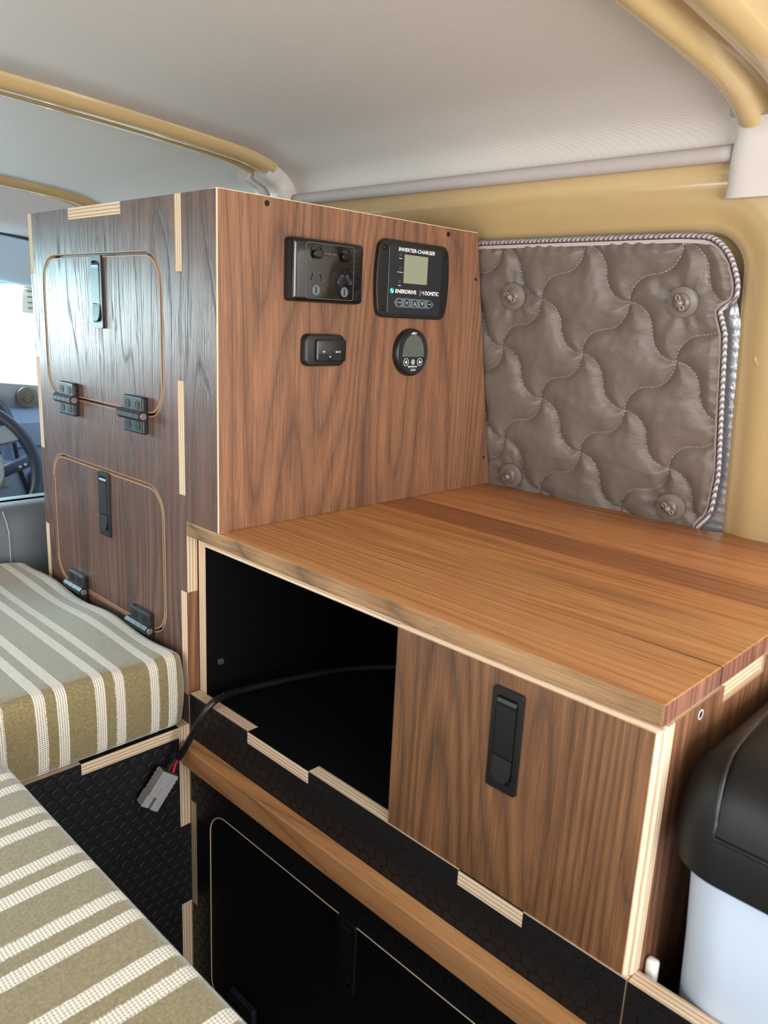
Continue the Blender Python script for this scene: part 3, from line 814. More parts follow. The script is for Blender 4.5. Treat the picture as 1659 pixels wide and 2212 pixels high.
# ================================================================== COUNTERTOP
bm = NB()
plate(bm, [(-.0022, .0685), (.0, YR + .002), (.551, YR + .002), (.540, -.384), (.531, -.374), (.531, .0685)], [], 'z', -.018, 0, 0, 0, 1)
for f in bm.faces:
    if f.material_index == 1:
        n = f.normal; c = f.calc_center_median()
        if c.y < -.5 and abs(c.x - .27) < .1: f.material_index = 2
top = obj('countertop', bm, [M['counter'], M['counter_front'], M['counter_end']])
tag(top, 'orange-brown hardwood plank worktop with a fine crack, lying on the low cabinet', 'worktop')
bv = top.modifiers.new('bv', 'BEVEL'); bv.width = .0016; bv.segments = 2; bv.limit_method = 'ANGLE'
# the crack between the front planks
bm = NB()
cr = [(.1000 + .0003 * math.sin(i * 2.1), -.559 + i * .0058) for i in range(19)]
for i in range(len(cr) - 1):
    wA = .0008 * (1 - i / 18) + .0001; wB = .0008 * (1 - (i + 1) / 18) + .0001
    bm.faces.new([bm.verts.new((cr[i][0] - wA, cr[i][1], .0002)), bm.verts.new((cr[i][0] + wA, cr[i][1], .0002)), bm.verts.new((cr[i + 1][0] + wB, cr[i + 1][1], .0002)), bm.verts.new((cr[i + 1][0] - wB, cr[i + 1][1], .0002))])
bm.faces.new([bm.verts.new(p) for p in ((.0992, -.5596, 0), (.1008, -.5596, 0), (.1012, -.5596, -.0175), (.1000, -.5596, -.0175))])
obj('timber_crack', bm, M['black_hole'], top)

# ================================================================== BLACK BASE CABINET
base = thing('base_cabinet', 'black hexagon-textured plywood base unit below the bench, with a large black hatch', 'cabinet', (.25, -.25, -.78))
BD = (-.74, .0245, -.690, -.3840, .036)
bm = NB()
outer = [(YL, -.2352), (YL, -.395), (.056, -.395), (.056, -.558), (YL, -.558), (YL, -.78), (-.5595, -.78), (-.5595, -.2352), (-.462, -.2352), (-.462, -.2510), (-.390, -.2510), (-.390, -.2352), (-.174, -.2352), (-.174, -.2510), (-.060, -.2510), (-.060, -.2352)]
# the hatch opening reaches past the seam, so front panel is cut as an open notch
BDL = [(-.5595, -.3840)] 
arc = [(BD[1] - BD[4] + BD[4] * math.cos(a), BD[3] - BD[4] + BD[4] * math.sin(a)) for a in [math.pi / 2 - math.pi / 2 * k / 10 for k in range(11)]]
arc2 = [(BD[1] - BD[4] + BD[4] * math.cos(a), BD[2] + BD[4] + BD[4] * math.sin(a)) for a in [-math.pi / 2 * k / 10 for k in range(11)]]
outer = [(YL, -.2352), (YL, -.395), (.056, -.395), (.056, -.558), (YL, -.558), (YL, -.78), (-.5595, -.78), (-.5595, BD[2])] + list(reversed(arc2)) + list(reversed(arc)) + [(-.5595, BD[3])] + [(-.5595, -.2352), (-.462, -.2352), (-.462, -.2510), (-.390, -.2510), (-.390, -.2352), (-.174, -.2352), (-.174, -.2510), (-.060, -.2510), (-.060, -.2352)]
plate(bm, outer, [], 'x', 0, .0158, 0, 0, 1)
obj('front_panel', bm, [M['hex_x'], M['ply_x']], base)
bm = NB()
plate(bm, [(-.5607, -.2352), (-1.25, -.2352), (-1.25, -.78), (-.76, -.78), (-.76, BD[3]), (-.5607, BD[3])], [], 'x', 0, .0158, 0, 0, 1)
obj('tray_panel', bm, [M['hex_x'], M['ply_x']], base, 'black front panel of the open tray at the right')
bm = NB()
plate(bm, rrect(-.74 + G, .0245 - G * .6, -.690 + G, -.3840 - G * .6, .034), [], 'x', .0004, .0158, 0, 0, 1)
bd = obj('door', bm, [M['black_film'], M['ply_x']], base)
# pale routed rim of the hatch
bm = NB()
tube(bm, [(.0005, u, v) for u, v in rrect(-.7385, .0232, -.6885, -.3853, .0350, 10)], .0009, 6, closed=True)
obj('routed_rim', bm, M['ply_x'], bd)
latch(bd, -.2465, -.3835, M['black_sat'], .090, .030)
bm = NB(); box(bm, -.0085, 0, -.084, -.031, -.652, -.629, 0, .002); hexprism(bm, -.087, -.027, -.0085, -.657, .0072)
obj('hinge', bm, M['black_hinge'], base)
bm = NB(); plate(bm, [(.0158, -.395), (-.0002, -.395), (-.0002, -.558), (.0158, -.558), (.0158, -.78), (.5, -.78), (.5, -.2512), (.0158, -.2512)], [], 'y', .0562, YL + .001, 0, 0, 1)
obj('side_panel', bm, [M['black_film'], M['ply_y']], base)
bm = NB(); box(bm, -.020, 0, -1.25, .060, -.3265, -.2975, 0, .0012, 2)
obj('timber_rail', bm, M['rail'], base, 'solid timber rail across the black front')
for y, z in ((-.244, -.2475), (-.323, -.2500), (-.528, -.2480)): csk(base, 0, y, z, 'x', .0040, M['black_sat'])
bm = NB(); box(bm, .0158, .52, -1.20, -.5607, -.300, -.285)
obj('tray_floor', bm, M['black_film'], base)
bm = NB(); box(bm, -.0204, -.0196, -.5075, -.5055, -.304, -.3025)
bm.free()

# white clip in the tray corner
bm = NB(); box(bm, .024, .032, -.572, -.562, -.286, -.228, 0, .003, 3)
cl = obj('plastic_clip', bm, M['white_print'], smooth='auto'); tag(cl, 'tiny white plastic clip wedged between cabinet side and white container', 'clip')

# ================================================================== CONTAINER
bin_ = thing('lidded_container', 'white plastic container with a thick black lid, in the tray beside the bench', 'container', (.20, -.76, -.285))
def rbox(bm, x0, x1, y0, y1, zs, r, mi=0):
    rg = []
    for z, ins in zs: rg.append([Vector((u, v, z)) for u, v in rrect(x0 + ins, x1 - ins, y0 + ins, y1 - ins, max(r - ins * .6, .004), 10)])
    loft(bm, rg, mi)
bm = NB(); rbox(bm, .008, .36, -.95, -.573, [(-.285, .016), (-.26, .010), (-.20, .008), (-.12, .0035), (-.115, .0035)], .045)
obj('body', bm, M['white_body'], bin_, smooth='auto')
bm = NB()
k = [(-.121, .002), (-.120, .0), (-.095, -.001), (-.075, .001), (-.060, .004), (-.050, .0085), (-.043, .0145), (-.0385, .022), (-.0355, .032), (-.034, .05), (-.0335, .08)]
rbox(bm, .002, .368, -.958, -.5665, k, .045)
lid = obj('lid', bm, M['lid'], bin_, smooth='auto')
bm = NB()
def lid_pt(x, z):  # front/top curve of the lid
    return x
grv = []
zt = [(-.0832, .0012), (-.070, .0020), (-.060, .0050), (-.050, .0095), (-.043, .0155), (-.0385, .023), (-.0355, .033), (-.0340, .050), (-.0335, .075), (-.0332, .14)]
pth = [(.0012 + .0003, -.80, -.0832), (.0012 + .0003, -.70, -.0832), (.0015, -.606, -.0832)]
pth = [Vector(p) for p in pth]
for i, (z, ins) in enumerate(zt):
    pth.append(Vector((.0018 + ins, -.6045 + .012 * (i / 9) ** 1.3 * 1.0, z + .0004)))
tube(bm, pth, .0016, 8)
obj('hatch_seam', bm, M['black_sat'], lid, smooth=True)

# ================================================================== BED PLATFORMS + CUSHIONS
bed = thing('bed_platform', 'black hexagon-textured plywood bed box under the front cushion', 'bed base', (-.5, .3, -.78))
YB = .0712
bm = NB()
# cross panel facing the camera: plane Y
pts = [(-.016, -.2955), (-.016, -.2955), (-.149, -.2955), (-.149, -.2802), (-.95, -.2802), (-.95, -.78), (-.0, -.78), (0, -.556), (-.016, -.556)]
pts = [(-.0162, -.2957), (-.149, -.2957), (-.149, -.2802), (-.95, -.2802), (-.95, -.78), (-.0162, -.78), (-.0162, -.556), (-.0002, -.556), (-.0002, -.431), (-.0162, -.431)]
plate(bm, pts, [], 'y', YB, YB + .015, 0, 0, 1)
obj('cross_panel', bm, [M['hex_y'], M['ply_y']], bed)
bm = NB()
plate(bm, [(-.0162, YB - .0002), (-.149, YB - .0002), (-.149, YB + .015), (-.95, YB + .015), (-.95, .60), (-.0162, .60)], [], 'z', -.2955, -.2802, 0, 0, 1)
obj('deck', bm, [M['black_film'], M['ply_z']], bed)
bm = NB()
plate(bm, [(YB - .0002, -.2802), (YB - .0002, -.431), (YB + .0152, -.431), (YB + .0152, -.556), (YB - .0002, -.556), (YB - .0002, -.78), (.60, -.78), (.60, -.2802)], [], 'x', -.0160, -.0003, 0, 0, 1)
obj('side_panel', bm, [M['black_film'], M['ply_x']], bed)

def cushion(name, x0, x1, y0, y1, z0, z1, r, mat, wav, label, piv):
    bm = NB(); nx = max(8, int((x1 - x0) / .018)); ny = max(8, int((y1 - y0) / .018)); nz = 8
    def coord(a, b, n):
        c = [a, a + r * .25, a + r * .6, a + r]; m_ = n
        c += [lerp(a + r, b - r, (i + 1) / m_) for i in range(m_)]
        c += [b - r * .6, b - r * .25, b]; return c
    X = coord(x0, x1, nx); Y = coord(y0, y1, ny); Z = coord(z0, z1, nz)
    vd = {}
    def vert(i, j, k):
        key = (i, j, k)
        if key in vd: return vd[key]
        p = Vector((X[i], Y[j], Z[k]))
        q = Vector((min(max(p.x, x0 + r), x1 - r), min(max(p.y, y0 + r), y1 - r), min(max(p.z, z0 + r), z1 - r)))
        d = p - q
        if d.length > 1e-9: p = q + d.normalized() * r
        w_ = wav(p); p = p + w_
        vd[key] = bm.verts.new(p); return vd[key]
    a, b_, c = len(X) - 1, len(Y) - 1, len(Z) - 1
    for i in range(a):
        for j in range(b_):
            for k in (0, c): bm.faces.new([vert(*t_) for t_ in ((i, j, k), (i + 1, j, k), (i + 1, j + 1, k), (i, j + 1, k))])
    for i in range(a):
        for k in range(c):
            for j in (0, b_): bm.faces.new([vert(*t_) for t_ in ((i, j, k), (i + 1, j, k), (i + 1, j, k + 1), (i, j, k + 1))])
    for j in range(b_):
        for k in range(c):
            for i in (0, a): bm.faces.new([vert(*t_) for t_ in ((i, j, k), (i, j + 1, k), (i, j + 1, k + 1), (i, j, k + 1))])
    bmesh.ops.recalc_face_normals(bm, faces=bm.faces[:])
    me = D.meshes.new(name)
    for f in bm.faces: f.smooth = True
    bm.to_mesh(me); bm.free(); me.materials.append(mat)
    o = D.objects.new(name, me); COL.objects.link(o); tag(o, label, 'cushion', None); return o
def wav1(p):
    top = max(0, min(1, (p.z + .22) / .04))
    e_ = 1 - min(1, max(0, (.015 - p.x) / .09))     # close to the cabinet
    dz = -.0045 * math.exp(-((p.x + .055) / .035) ** 2) * (0.4 + .6 * math.sin(p.y * 19 + .6)) * top
    dz += .0035 * math.exp(-((p.x + .012) / .03) ** 2) * math.sin(p.y * 31) * top
    dz += -.003 * max(0, (p.x + .04) / .04) * top * (1 if p.y > .12 else 0) * max(0, min(1, (p.y - .12) / .1))
    dy = -.004 * math.sin(math.pi * min(1, max(0, (p.z + .28) / .105))) if p.y < .10 else 0
    dx = .004 * math.sin(math.pi * min(1, max(0, (p.z + .28) / .105))) if p.x > -.03 else 0
    if p.y > .44 : dz -= -.002 * ((p.y - .44) / .14) ** 2 * top
    return Vector((min(dx, -.0015 - p.x), dy, dz))
M['cush1'] = cushion_mat('striped_woven_cushion_front', 0, -.2750)
M['cush2'] = cushion_mat('striped_woven_cushion_side', 1, -.3870)
cushion('bed_cushion', -.92, -.0085, .0705, .578, -.280, -.1745, .013, M['cush1'], wav1, 'olive bench cushion with pale stripes down its front face, against the tall cabinet', None)
def wav2(p):
    top = max(0, min(1, (p.z + .22) / .04))
    return Vector((.002 * math.sin(p.y * 9), 0, -.0015 * math.sin(p.y * 13 + 1) * math.exp(-((p.x + .3) / .08) ** 2) * top))
cushion('bed_cushion', -.99, -.2680, -1.30, .055, -.280, -.1745, .012, M['cush2'], wav2, 'olive seat cushion with pale cross stripes, nearest the camera at lower left', None)
bb = thing('side_bed_box', 'black bed box carrying the striped cushion nearest the camera', 'bed base', (-.62, -.6, -.78))
bm = NB(); box(bm, -.98, -.300, -1.28, .05, -.78, -.296); obj('carcass', bm, M['black_film'], bb)
bm = NB(); box(bm, -.985, -.290, -1.29, .055, -.2958, -.2803); obj('deck', bm, [M['ply_z']], bb)

# ================================================================== POWER LEAD
lead = thing('power_lead', 'black twin power lead with grey connector hanging out of the open bay', 'cable', (-.02, .03, -.25))
cp = spline([(.30, -.09, -.2290), (.22, -.030, -.2290), (.16, -.004, -.2290), (.10, .012, -.2288), (.05, .020, -.2275), (.018, .0155, -.2235), (-.004, .0125, -.2270), (-.017, .0180, -.2480), (-.024, .030, -.275), (-.028, .0420, -.298), (-.031, .0480, -.308)], 8)
bm = NB()
tube(bm, [p + Vector((0, 0, 0)) for p in cp], .0046, 12)
obj('sheath', bm, M['cable'], lead, smooth=True)
for dx, mt, nm, bow in ((-.002, M['cable'], 'black_wire', 0), (.003, M['red_wire'], 'red_wire', .0005)):
    bm = NB()
    tube(bm, spline([(-.031 + dx * .5, .048, -.306), (-.036 + dx - bow, .0495, -.314), (-.0410 + dx * 1.6, .050, -.3215), (-.046 + dx * 2.2, .050, -.330)], 6), .0020, 8)
    obj(nm, bm, mt, lead, smooth=True)
# connector: local frame
ax = Vector((-.034, .004, -.046)).normalized(); sd = Vector((.80, -.10, -.59)); sd = (sd - ax * sd.dot(ax)).normalized(); nn = ax.cross(sd)
c0 = Vector((-.0445, .050, -.3235))
def cbox(bm, a0, a1, s0, s1, n0, n1, bev=.0008):
    vs = box(bm, a0, a1, s0, s1, n0, n1)
bm = NB()
box(bm, 0, .034, -.0125, .0125, -.0085, .0085, 0, .001)
for k in range(5): box(bm, .003 + k * .0058, .0040 + k * .0058, -.0129, .0129, -.0089, .0089)
box(bm, .032, .050, -.0125, -.0015, -.0105, .0060, 0, .0008)
box(bm, .032, .050, .0005, .0125, -.0085, .0085, 0, .0008)
box(bm, .020, .030, -.0020, .0022, .0083, .0098); box(bm, .006, .016, .004, .0075, .0083, .0096); box(bm, .006, .028, -.009, -.006, .0083, .0096)
mt = Matrix((ax, sd, nn)).transposed().to_4x4(); mt.translation = c0
bmesh.ops.transform(bm, matrix=mt, verts=bm.verts[:])
obj('connector', bm, M['grey_conn'], lead)
bm = NB(); box(bm, -.0012, .0006, -.0105, .0105, -.0065, .0065); bmesh.ops.transform(bm, matrix=mt, verts=bm.verts[:])
obj('connector_mouth', bm, M['dark_seam'], lead)
# printed marking on the sheath
bm = NB()
for i0, word in ((56, 'RoHS'), (64, '90C-75')):
    c = cp[min(i0, len(cp) - 1)]
# (marking dashes)
for i in range(34, 62, 3):
    a, c = cp[i], cp[i + 1]
    tube(bm, [a + Vector((-.0012, -.0010, .0044)), lerp(a, c, .7) + Vector((-.0012, -.0010, .0044))], .00035, 5)
obj('sheath_marking', bm, M['copper_print'], lead)

# ================================================================== DEVICES ON THE END PANEL
def dloft(bm, pts, steps, mi=0, cen=None): dome(bm, pts, 'y', steps, mi, cen)
# --- double socket
gpo = thing('power_outlet', 'glossy black double wall socket with two switches, on the walnut end panel', 'power outlet', (.149, 0, .308))
bm = NB(); dloft(bm, rrect(.0930, .2055, .2725, .3450, .005), [(.0, 0), (-.011, 0), (-.0125, .0008)])
obj('mounting_block', bm, M['black_sat'], gpo, smooth='auto')
bm = NB(); dloft(bm, rrect(.0925, .2050, .2735, .3445, .004), [(-.0125, 0), (-.0160, 0), (-.0178, .0015), (-.0185, .004)])
fp = obj('face_plate', bm, M['black_gloss'], gpo, smooth='auto')
bm = NB()
plate(bm, rrect(.1105, .1880, .2765, .3405, .004, 5), [rrect(.1110, .1875, .2770, .3400, .0037, 5)], 'y', -.0190, -.0184, 0, 0, 0)
obj('inner_frame', bm, M['btn_ring'], fp)
for cx in (.1270, .1730):
    bm = NB(); plate(bm, rrect(cx - .0095, cx + .0095, .3215, .3372, .0075, 6), [rrect(cx - .0085, cx + .0085, .3225, .3362, .0068, 6)], 'y', -.0196, -.0184, 0, 0, 0)
    dloft(bm, rrect(cx - .0075, cx + .0075, .3230, .3330, .0045, 6), [(-.0180, 0), (-.0215, .0), (-.0228, .0015)])
    obj('rocker_switch', bm, M['black_gloss'], fp, smooth='auto')
    for sgn in (-1, 1):
        bm = NB(); ang = math.radians(28 * sgn)
        pts = []
        for a, b_ in ((-.0016, -.0052), (.0016, -.0052), (.0016, .0052), (-.0016, .0052)):
            pts.append((cx + sgn * .0072 + a * math.cos(ang) - b_ * math.sin(-ang) * -1, .3015 + b_ * math.cos(ang) + a * math.sin(ang)))
        pts = [(cx + sgn * .0072 + a * math.cos(ang) + b_ * math.sin(-ang), .3015 + a * math.sin(ang) + b_ * math.cos(ang)) for a, b_ in ((-.0016, -.0052), (.0016, -.0052), (.0016, .0052), (-.0016, .0052))]
        plate(bm, pts, [], 'y', -.0190, -.0180, 0, 0, 0)
        cu_ = (cx + sgn * .0072, .3015); big = [(cu_[0] + (u - cu_[0]) * 1.28, cu_[1] + (v - cu_[1]) * 1.10) for u, v in pts]
        plate(bm, big, [pts], 'y', -.0189, -.0181, 1, 1, 1); obj('pin_slot', bm, [M['black_hole'], M['btn_ring']], fp)
    bm = NB(); plate(bm, circle(cx, .2865, .0060, 24), [rect(cx - .0011, cx + .0011, .2825, .2905)], 'y', -.0189, -.0182, 0, 0, 0)
    obj('earth_shutter', bm, M['btn_ring'], fp)
    bm = NB(); plate(bm, rect(cx - .0011, cx + .0011, .2825, .2905), [], 'y', -.0187, -.0182, 0, 0, 0); obj('pin_slot', bm, M['black_hole'], fp)
bm = NB(); text_bm(bm, 'DOUBLE  POLE', .1490, .3292, .0021, -.0188, .95, bold=-.01)
obj('printed_text', bm, M['grey_print'], fp, recalc=False)

# --- inverter-charger panel
inv = thing('inverter_panel', 'black inverter-charger control panel with square display and five buttons', 'control panel', (.312, 0, .308))
def barrel(x0, x1, z0, z1, bx, r, n=6):
    """rounded rectangle whose left and right sides bulge outwards by bx"""
    out = []
    cz = (z0 + z1) / 2; hz = (z1 - z0) / 2; cx = (x0 + x1) / 2
    base_ = rrect(x0, x1, z0, z1, r, n)
    pts = []
    m_ = len(base_)
    for i in range(m_):
        a = base_[i]; b_ = base_[(i + 1) % m_]
        pts.append(a)
        if abs(a[0] - b_[0]) < 1e-6 and abs(a[1] - b_[1]) > .03:
            for k in range(1, 8): pts.append((a[0], lerp(a[1], b_[1], k / 8)))
    return [(x + (bx * (1 - ((z - cz) / hz) ** 2) * (1 if x > cx else -1) if abs(x - cx) > .8 * (x1 - x0) / 2 else 0), z) for x, z in pts]
bm = NB(); dloft(bm, barrel(.2455, .3795, .2585, .3585, .0055, .011), [(0, .0005), (-.003, 0), (-.0065, .0), (-.0078, .0012)], cen=(.3125, .3085))
ib = obj('bezel', bm, M['black_sat'], inv, smooth='auto')
bm = NB(); dloft(bm, rrect(.2600, .3665, .2635, .3515, .003), [(-.0070, 0), (-.0085, .0), (-.0088, .0004)])
obj('fascia', bm, M['face'], inv)
bm = NB(); plate(bm, rect(.2888, .3360, .3045, .3412), [], 'y', -.0091, -.0086, 0, 0, 0); obj('display', bm, M['lcd'], inv)
for X, Z in ((.2525, .3470), (.3728, .3475), (.2525, .2700), (.3715, .2705)):
    bm = NB(); plate(bm, circle(X, Z, .0043, 20), [], 'y', -.0082, -.0070, 1, 1, 1); dloft(bm, circle(X, Z, .0034, 16), [(-.0078, 0), (-.0088, .0005), (-.0092, .0014)])
    plate(bm, rect(X - .002, X + .002, Z - .0004, Z + .0004), [], 'y', -.0094, -.009, 1, 1, 1); plate(bm, rect(X - .0004, X + .0004, Z - .002, Z + .002), [], 'y', -.0094, -.009, 1, 1, 1)
    obj('screw', bm, [M['screw'], M['black_hole']], ib)
bm = NB()
text_bm(bm, 'INVERTER-CHARGER', .3128, .3468, .0046, -.0091, 1.19, bold=.018, shear=.15)
for z, s in ((.3355, 'Power'), (.3180, 'AC Output'), (.3010, 'Status')): text_bm(bm, s, .2815, z, .0015, -.0091, 1.05, bold=.01)
text_bm(bm, 'ENERDRIVE', .2945, .2932, .0047, -.0091, 1.22, bold=.022)
text_bm(bm, 'DOMETIC', .3477, .2932, .0050, -.0091, .92, bold=.022)
plate(bm, rect(.3229, .3233, .2890, .2970), [], 'y', -.0092, -.0090, 0, 0, 0)
# zig-zag mark left of the second word
for pts in ([(.3262, .2922), (.3275, .2958), (.3288, .2938), (.3283, .2932), (.3275, .2945), (.3266, .2920)], [(.3288, .2944), (.3300, .2962), (.3316, .2932), (.3300, .2904), (.3294, .2912), (.3306, .2932), (.3298, .2950), (.3292, .2940)]):
    vs = [bm.verts.new((x, -.0091, z)) for x, z in pts]; bm.faces.new(vs)
text_bm(bm, 'POWER', .2820, .2788, .0012, -.0098, 1, bold=.012); text_bm(bm, 'MENU', .2972, .2796, .0013, -.0098, 1, bold=.012); text_bm(bm, 'SET', .2972, .2776, .0013, -.0098, 1, bold=.012); text_bm(bm, 'ESCAPE', .3434, .2788, .0011, -.0098, 1, bold=.012)
for cx, sg in ((.3128, 1), (.3282, -1)):
    tri = [(cx - .0024, .2788 - .0022 * sg), (cx + .0024, .2788 - .0022 * sg), (cx, .2788 + .0026 * sg)]
    tri2 = [(cx - .0017, .2788 - .0018 * sg), (cx + .0017, .2788 - .0018 * sg), (cx, .2788 + .0018 * sg)]
    plate(bm, tri, [tri2], 'y', -.0099, -.0097, 0, 0, 0)
obj('printed_text', bm, M['white_print'], inv, recalc=False)
bm = NB()
plate(bm, circle(.2672, .2934, .0038, 24), [], 'y', -.0092, -.0089, 0, 0, 0)
tube(bm, [(.2645, -.0093, .2945), (.2660, -.0093, .2955), (.2672, -.0093, .2934), (.2684, -.0093, .2912), (.2699, -.0093, .2925)], .0005, 5, mi=1)
obj('round_emblem', bm, [M['teal_print'], M['white_print']], inv)
bm = NB()
hull = [(.2725, .2788)] + [(.276, .2832), (.280, .2852), (.2895, .2846), (.2972, .2852), (.305, .2845), (.3128, .2850), (.3205, .2844), (.3282, .2850), (.336, .2844), (.3434, .2848), (.3485, .2830), (.3528, .2788)]
hull += [(x, 2 * .2788 - z) for x, z in reversed(hull[1:-1])]
plate(bm, hull, [], 'y', -.0091, -.0086, 0, 0, 0); obj('button_strip', bm, M['btn_ring'], inv)
for cx in (.2820, .2972, .3128, .3282, .3434):
    bm = NB(); dloft(bm, circle(cx, .2788, .0054, 24, 1.05), [(-.0088, 0), (-.0094, .0006)]); dloft(bm, circle(cx, .2788, .0045, 24, 1.05), [(-.0093, 0), (-.0097, .0004)], 1)
    obj('button', bm, [M['btn_ring'], M['face']], inv)
for z in (.3405, .3232, .3062):
    bm = NB(); plate(bm, circle(.2815, z, .0019, 16), [circle(.2815, z, .0014, 16)], 'y', -.0091, -.0088, 0, 0, 0); plate(bm, circle(.2815, z, .0013, 16), [], 'y', -.0090, -.0088, 1, 1, 1)
    obj('indicator_lamp', bm, [M['btn_ring'], M['black_hole']], inv)

# --- usb charger
usb = thing('usb_charger', 'small black two-port charging socket with a blue lamp, below the double socket', 'charging socket', (.152, 0, .215))
bm = NB(); dloft(bm, rrect(.1200, .1855, .1955, .2345, .009), [(0, .0), (-.008, 0), (-.0098, .001), (-.0105, .003)])
obj('housing', bm, M['black_sat'], usb, smooth='auto')
bm = NB(); dloft(bm, rrect(.1345, .1835, .2015, .2290, .004), [(-.0098, 0), (-.0140, 0), (-.0150, .0012)])
blk = obj('raised_block', bm, M['black_sat'], usb, smooth='auto')
for x0, x1 in ((.1375, .1515), (.1600, .1750)):
    bm = NB(); plate(bm, rect(x0, x1, .2035, .2110), [rect(x0 + .0005, x1 - .0005, .2040, .2105)], 'y', -.0156, -.0149, 0, 0, 0); plate(bm, rect(x0 + .0005, x1 - .0005, .2040, .2105), [], 'y', -.0152, -.0149, 1, 1, 1)
    obj('port', bm, [M['face'], M['black_hole']], blk)
bm = NB(); dloft(bm, circle(.1560, .2075, .0010, 12), [(-.0149, 0), (-.0156, .0003)]); obj('blue_lamp', bm, M['led'], blk)
for wd, wx in (('PD', .1455), ('QC3.0', .1690)):
    bm = NB(); text_bm(bm, wd, wx, .2135, .0020, -.0152, 1.1, bold=.01); obj('port_marking', bm, M['white_print'], blk, recalc=False)

# --- round monitor
mon = thing('battery_monitor', 'round black battery monitor gauge with arched display and arrow buttons', 'gauge', (.316, 0, .213))
cm = (.3155, .2125); RM = .0325
bm = NB(); dloft(bm, circle(cm[0], cm[1], RM, 56), [(0, 0), (-.0065, 0), (-.0085, .0008), (-.0095, .0025), (-.0090, .0042)])
obj('bezel', bm, M['black_sat'], mon, smooth='auto')
bm = NB(); plate(bm, circle(cm[0] - .0002, cm[1], RM - .0040, 48), [], 'y', -.0096, -.0085, 0, 0, 0); obj('fascia', bm, M['face'], mon)
bm = NB(); arch = [(cm[0] - .0222, .2068)] + [(cm[0] - .0222 * math.cos(a) ** .8 if math.cos(a) > 0 else cm[0], .2068 + .0300 * math.sin(a) ** 1.0) for a in [math.pi / 2 * k / 12 for k in range(1, 12)]] + [(cm[0], .2368)]
arch += [(2 * cm[0] - x, z) for x, z in reversed(arch[:-1])]
plate(bm, arch, [], 'y', -.0099, -.0094, 0, 0, 0); obj('display', bm, M['lcd_dark'], mon)
bm = NB()
text_bm(bm, 'ePRO', cm[0] - .001, .2386, .0030, -.0098, 1, bold=.02, shear=.2)
for sg in (-1, 1):
    cx = cm[0] + sg * .0140
    plate(bm, circle(cx, .1995, .0052, 28), [circle(cx, .1995, .0047, 28)], 'y', -.0099, -.0096, 0, 0, 0)
    vs = [bm.verts.new(p) for p in ((cx + sg * .0030, -.0099, .1995), (cx - sg * .0016, -.0099, .2022), (cx - sg * .0016, -.0099, .1968))]; bm.faces.new(vs)
plate(bm, circle(cm[0], .1995, .0034, 24, 1.15), [circle(cm[0], .1995, .0030, 24, 1.15)], 'y', -.0099, -.0096, 0, 0, 0)
for dz in (-.0018, -.0006, .0006, .0018): plate(bm, rect(cm[0] - .0016, cm[0] + .0016, .1995 + dz - .0003, .1995 + dz + .0003), [], 'y', -.0099, -.0096, 0, 0, 0)
text_bm(bm, 'ENERDRIVE', cm[0] + .001, .1932, .0017, -.0098, 1.25, bold=.02)
plate(bm, circle(cm[0] - .0082, .1932, .0011, 12), [], 'y', -.0099, -.0096, 0, 0, 0)
plate(bm, rect(cm[0] - .0065, cm[0] + .0065, .1908, .1909), [], 'y', -.0099, -.0096, 0, 0, 0)
text_bm(bm, 'DOMETIC', cm[0] + .001, .1884, .0018, -.0098, .9, bold=.02)
obj('printed_text', bm, M['white_print'], mon, recalc=False)
bm = NB(); text_bm(bm, '---', cm[0] - .008, .2115, .0035, -.0101, 1.6, bold=.0); text_bm(bm, '%', cm[0] + .007, .2235, .0022, -.0101, 1, bold=.0)
obj('display_digits', bm, M['face'], mon, recalc=False)

# ================================================================== QUILTED WINDOW COVER
cov = thing('window_cover', 'quilted grey-brown thermal cover with rope edging, fixed over the side window', 'window cover', (.50, -.1, .0))
def cx_(z): return .541 - .17 * z
PR = [(.372, -.300), (.371, -.322), (.369, -.340), (.364, -.351), (.355, -.361), (.344, -.369), (.332, -.374), (.317, -.3785), (.305, -.379), (.296, -.376), (.289, -.366), (.284, -.3605), (.276, -.3625), (.262, -.367), (.248, -.369), (.181, -.371), (.086, -.374), (.060, -.372), (.024, -.367), (.002, -.353), (-.012, -.350)]
def ymin(z):
    for a, b_ in zip(PR, PR[1:]):
        if b_[0] <= z <= a[0]: return lerp(a[1], b_[1], (a[0] - z) / (a[0] - b_[0] + 1e-9))
    return PR[0][1] if z > PR[0][0] else PR[-1][1]
# stitch curves
def stitch_curves():
    curves = []
    da = Vector((-.0700, .0715)); db = Vector((-.0685, -.0728))
    n0 = Vector((-.168, .221))
    def quarter(p, q, first):
        # s-curve made of two quarter ellipses; first = 'v' starts vertical, 'h' starts horizontal
        m_ = (p + q) / 2; out = []
        for a, b_, mode in ((p, m_, first), (m_, q, 'h' if first == 'v' else 'v')):
            for k in range(9):
                t_ = k / 9 * math.pi / 2
                if mode == 'v': u, v = 1 - math.cos(t_), math.sin(t_)
                else: u, v = math.sin(t_), 1 - math.cos(t_)
                out.append(Vector((lerp(a.x, b_.x, u), lerp(a.y, b_.y, v))))
        return out
    for j in range(-5, 7):
        ln = []
        for i in range(-5, 7): ln += quarter(n0 + da * i + db * j, n0 + da * (i + 1) + db * j, 'v')
        curves.append(ln)
    for i in range(-5, 7):
        ln = []
        for j in range(-5, 7): ln += quarter(n0 + da * i + db * j, n0 + da * i + db * (j + 1), 'h')
        curves.append(ln)
    return curves
SCV = stitch_curves()
allp = []
for c in SCV:
    for a, b_ in zip(c, c[1:]):
        for k in range(3): allp.append(a.lerp(b_, k / 3))
kd = kdtree.KDTree(len(allp))
for i, p in enumerate(allp): kd.insert((p.x, p.y, 0), i)
kd.balance()
CUPS = [(-.055, .297), (-.314, .294), (-.045, .021), (-.314, .023)]
from mathutils import noise as mnoise
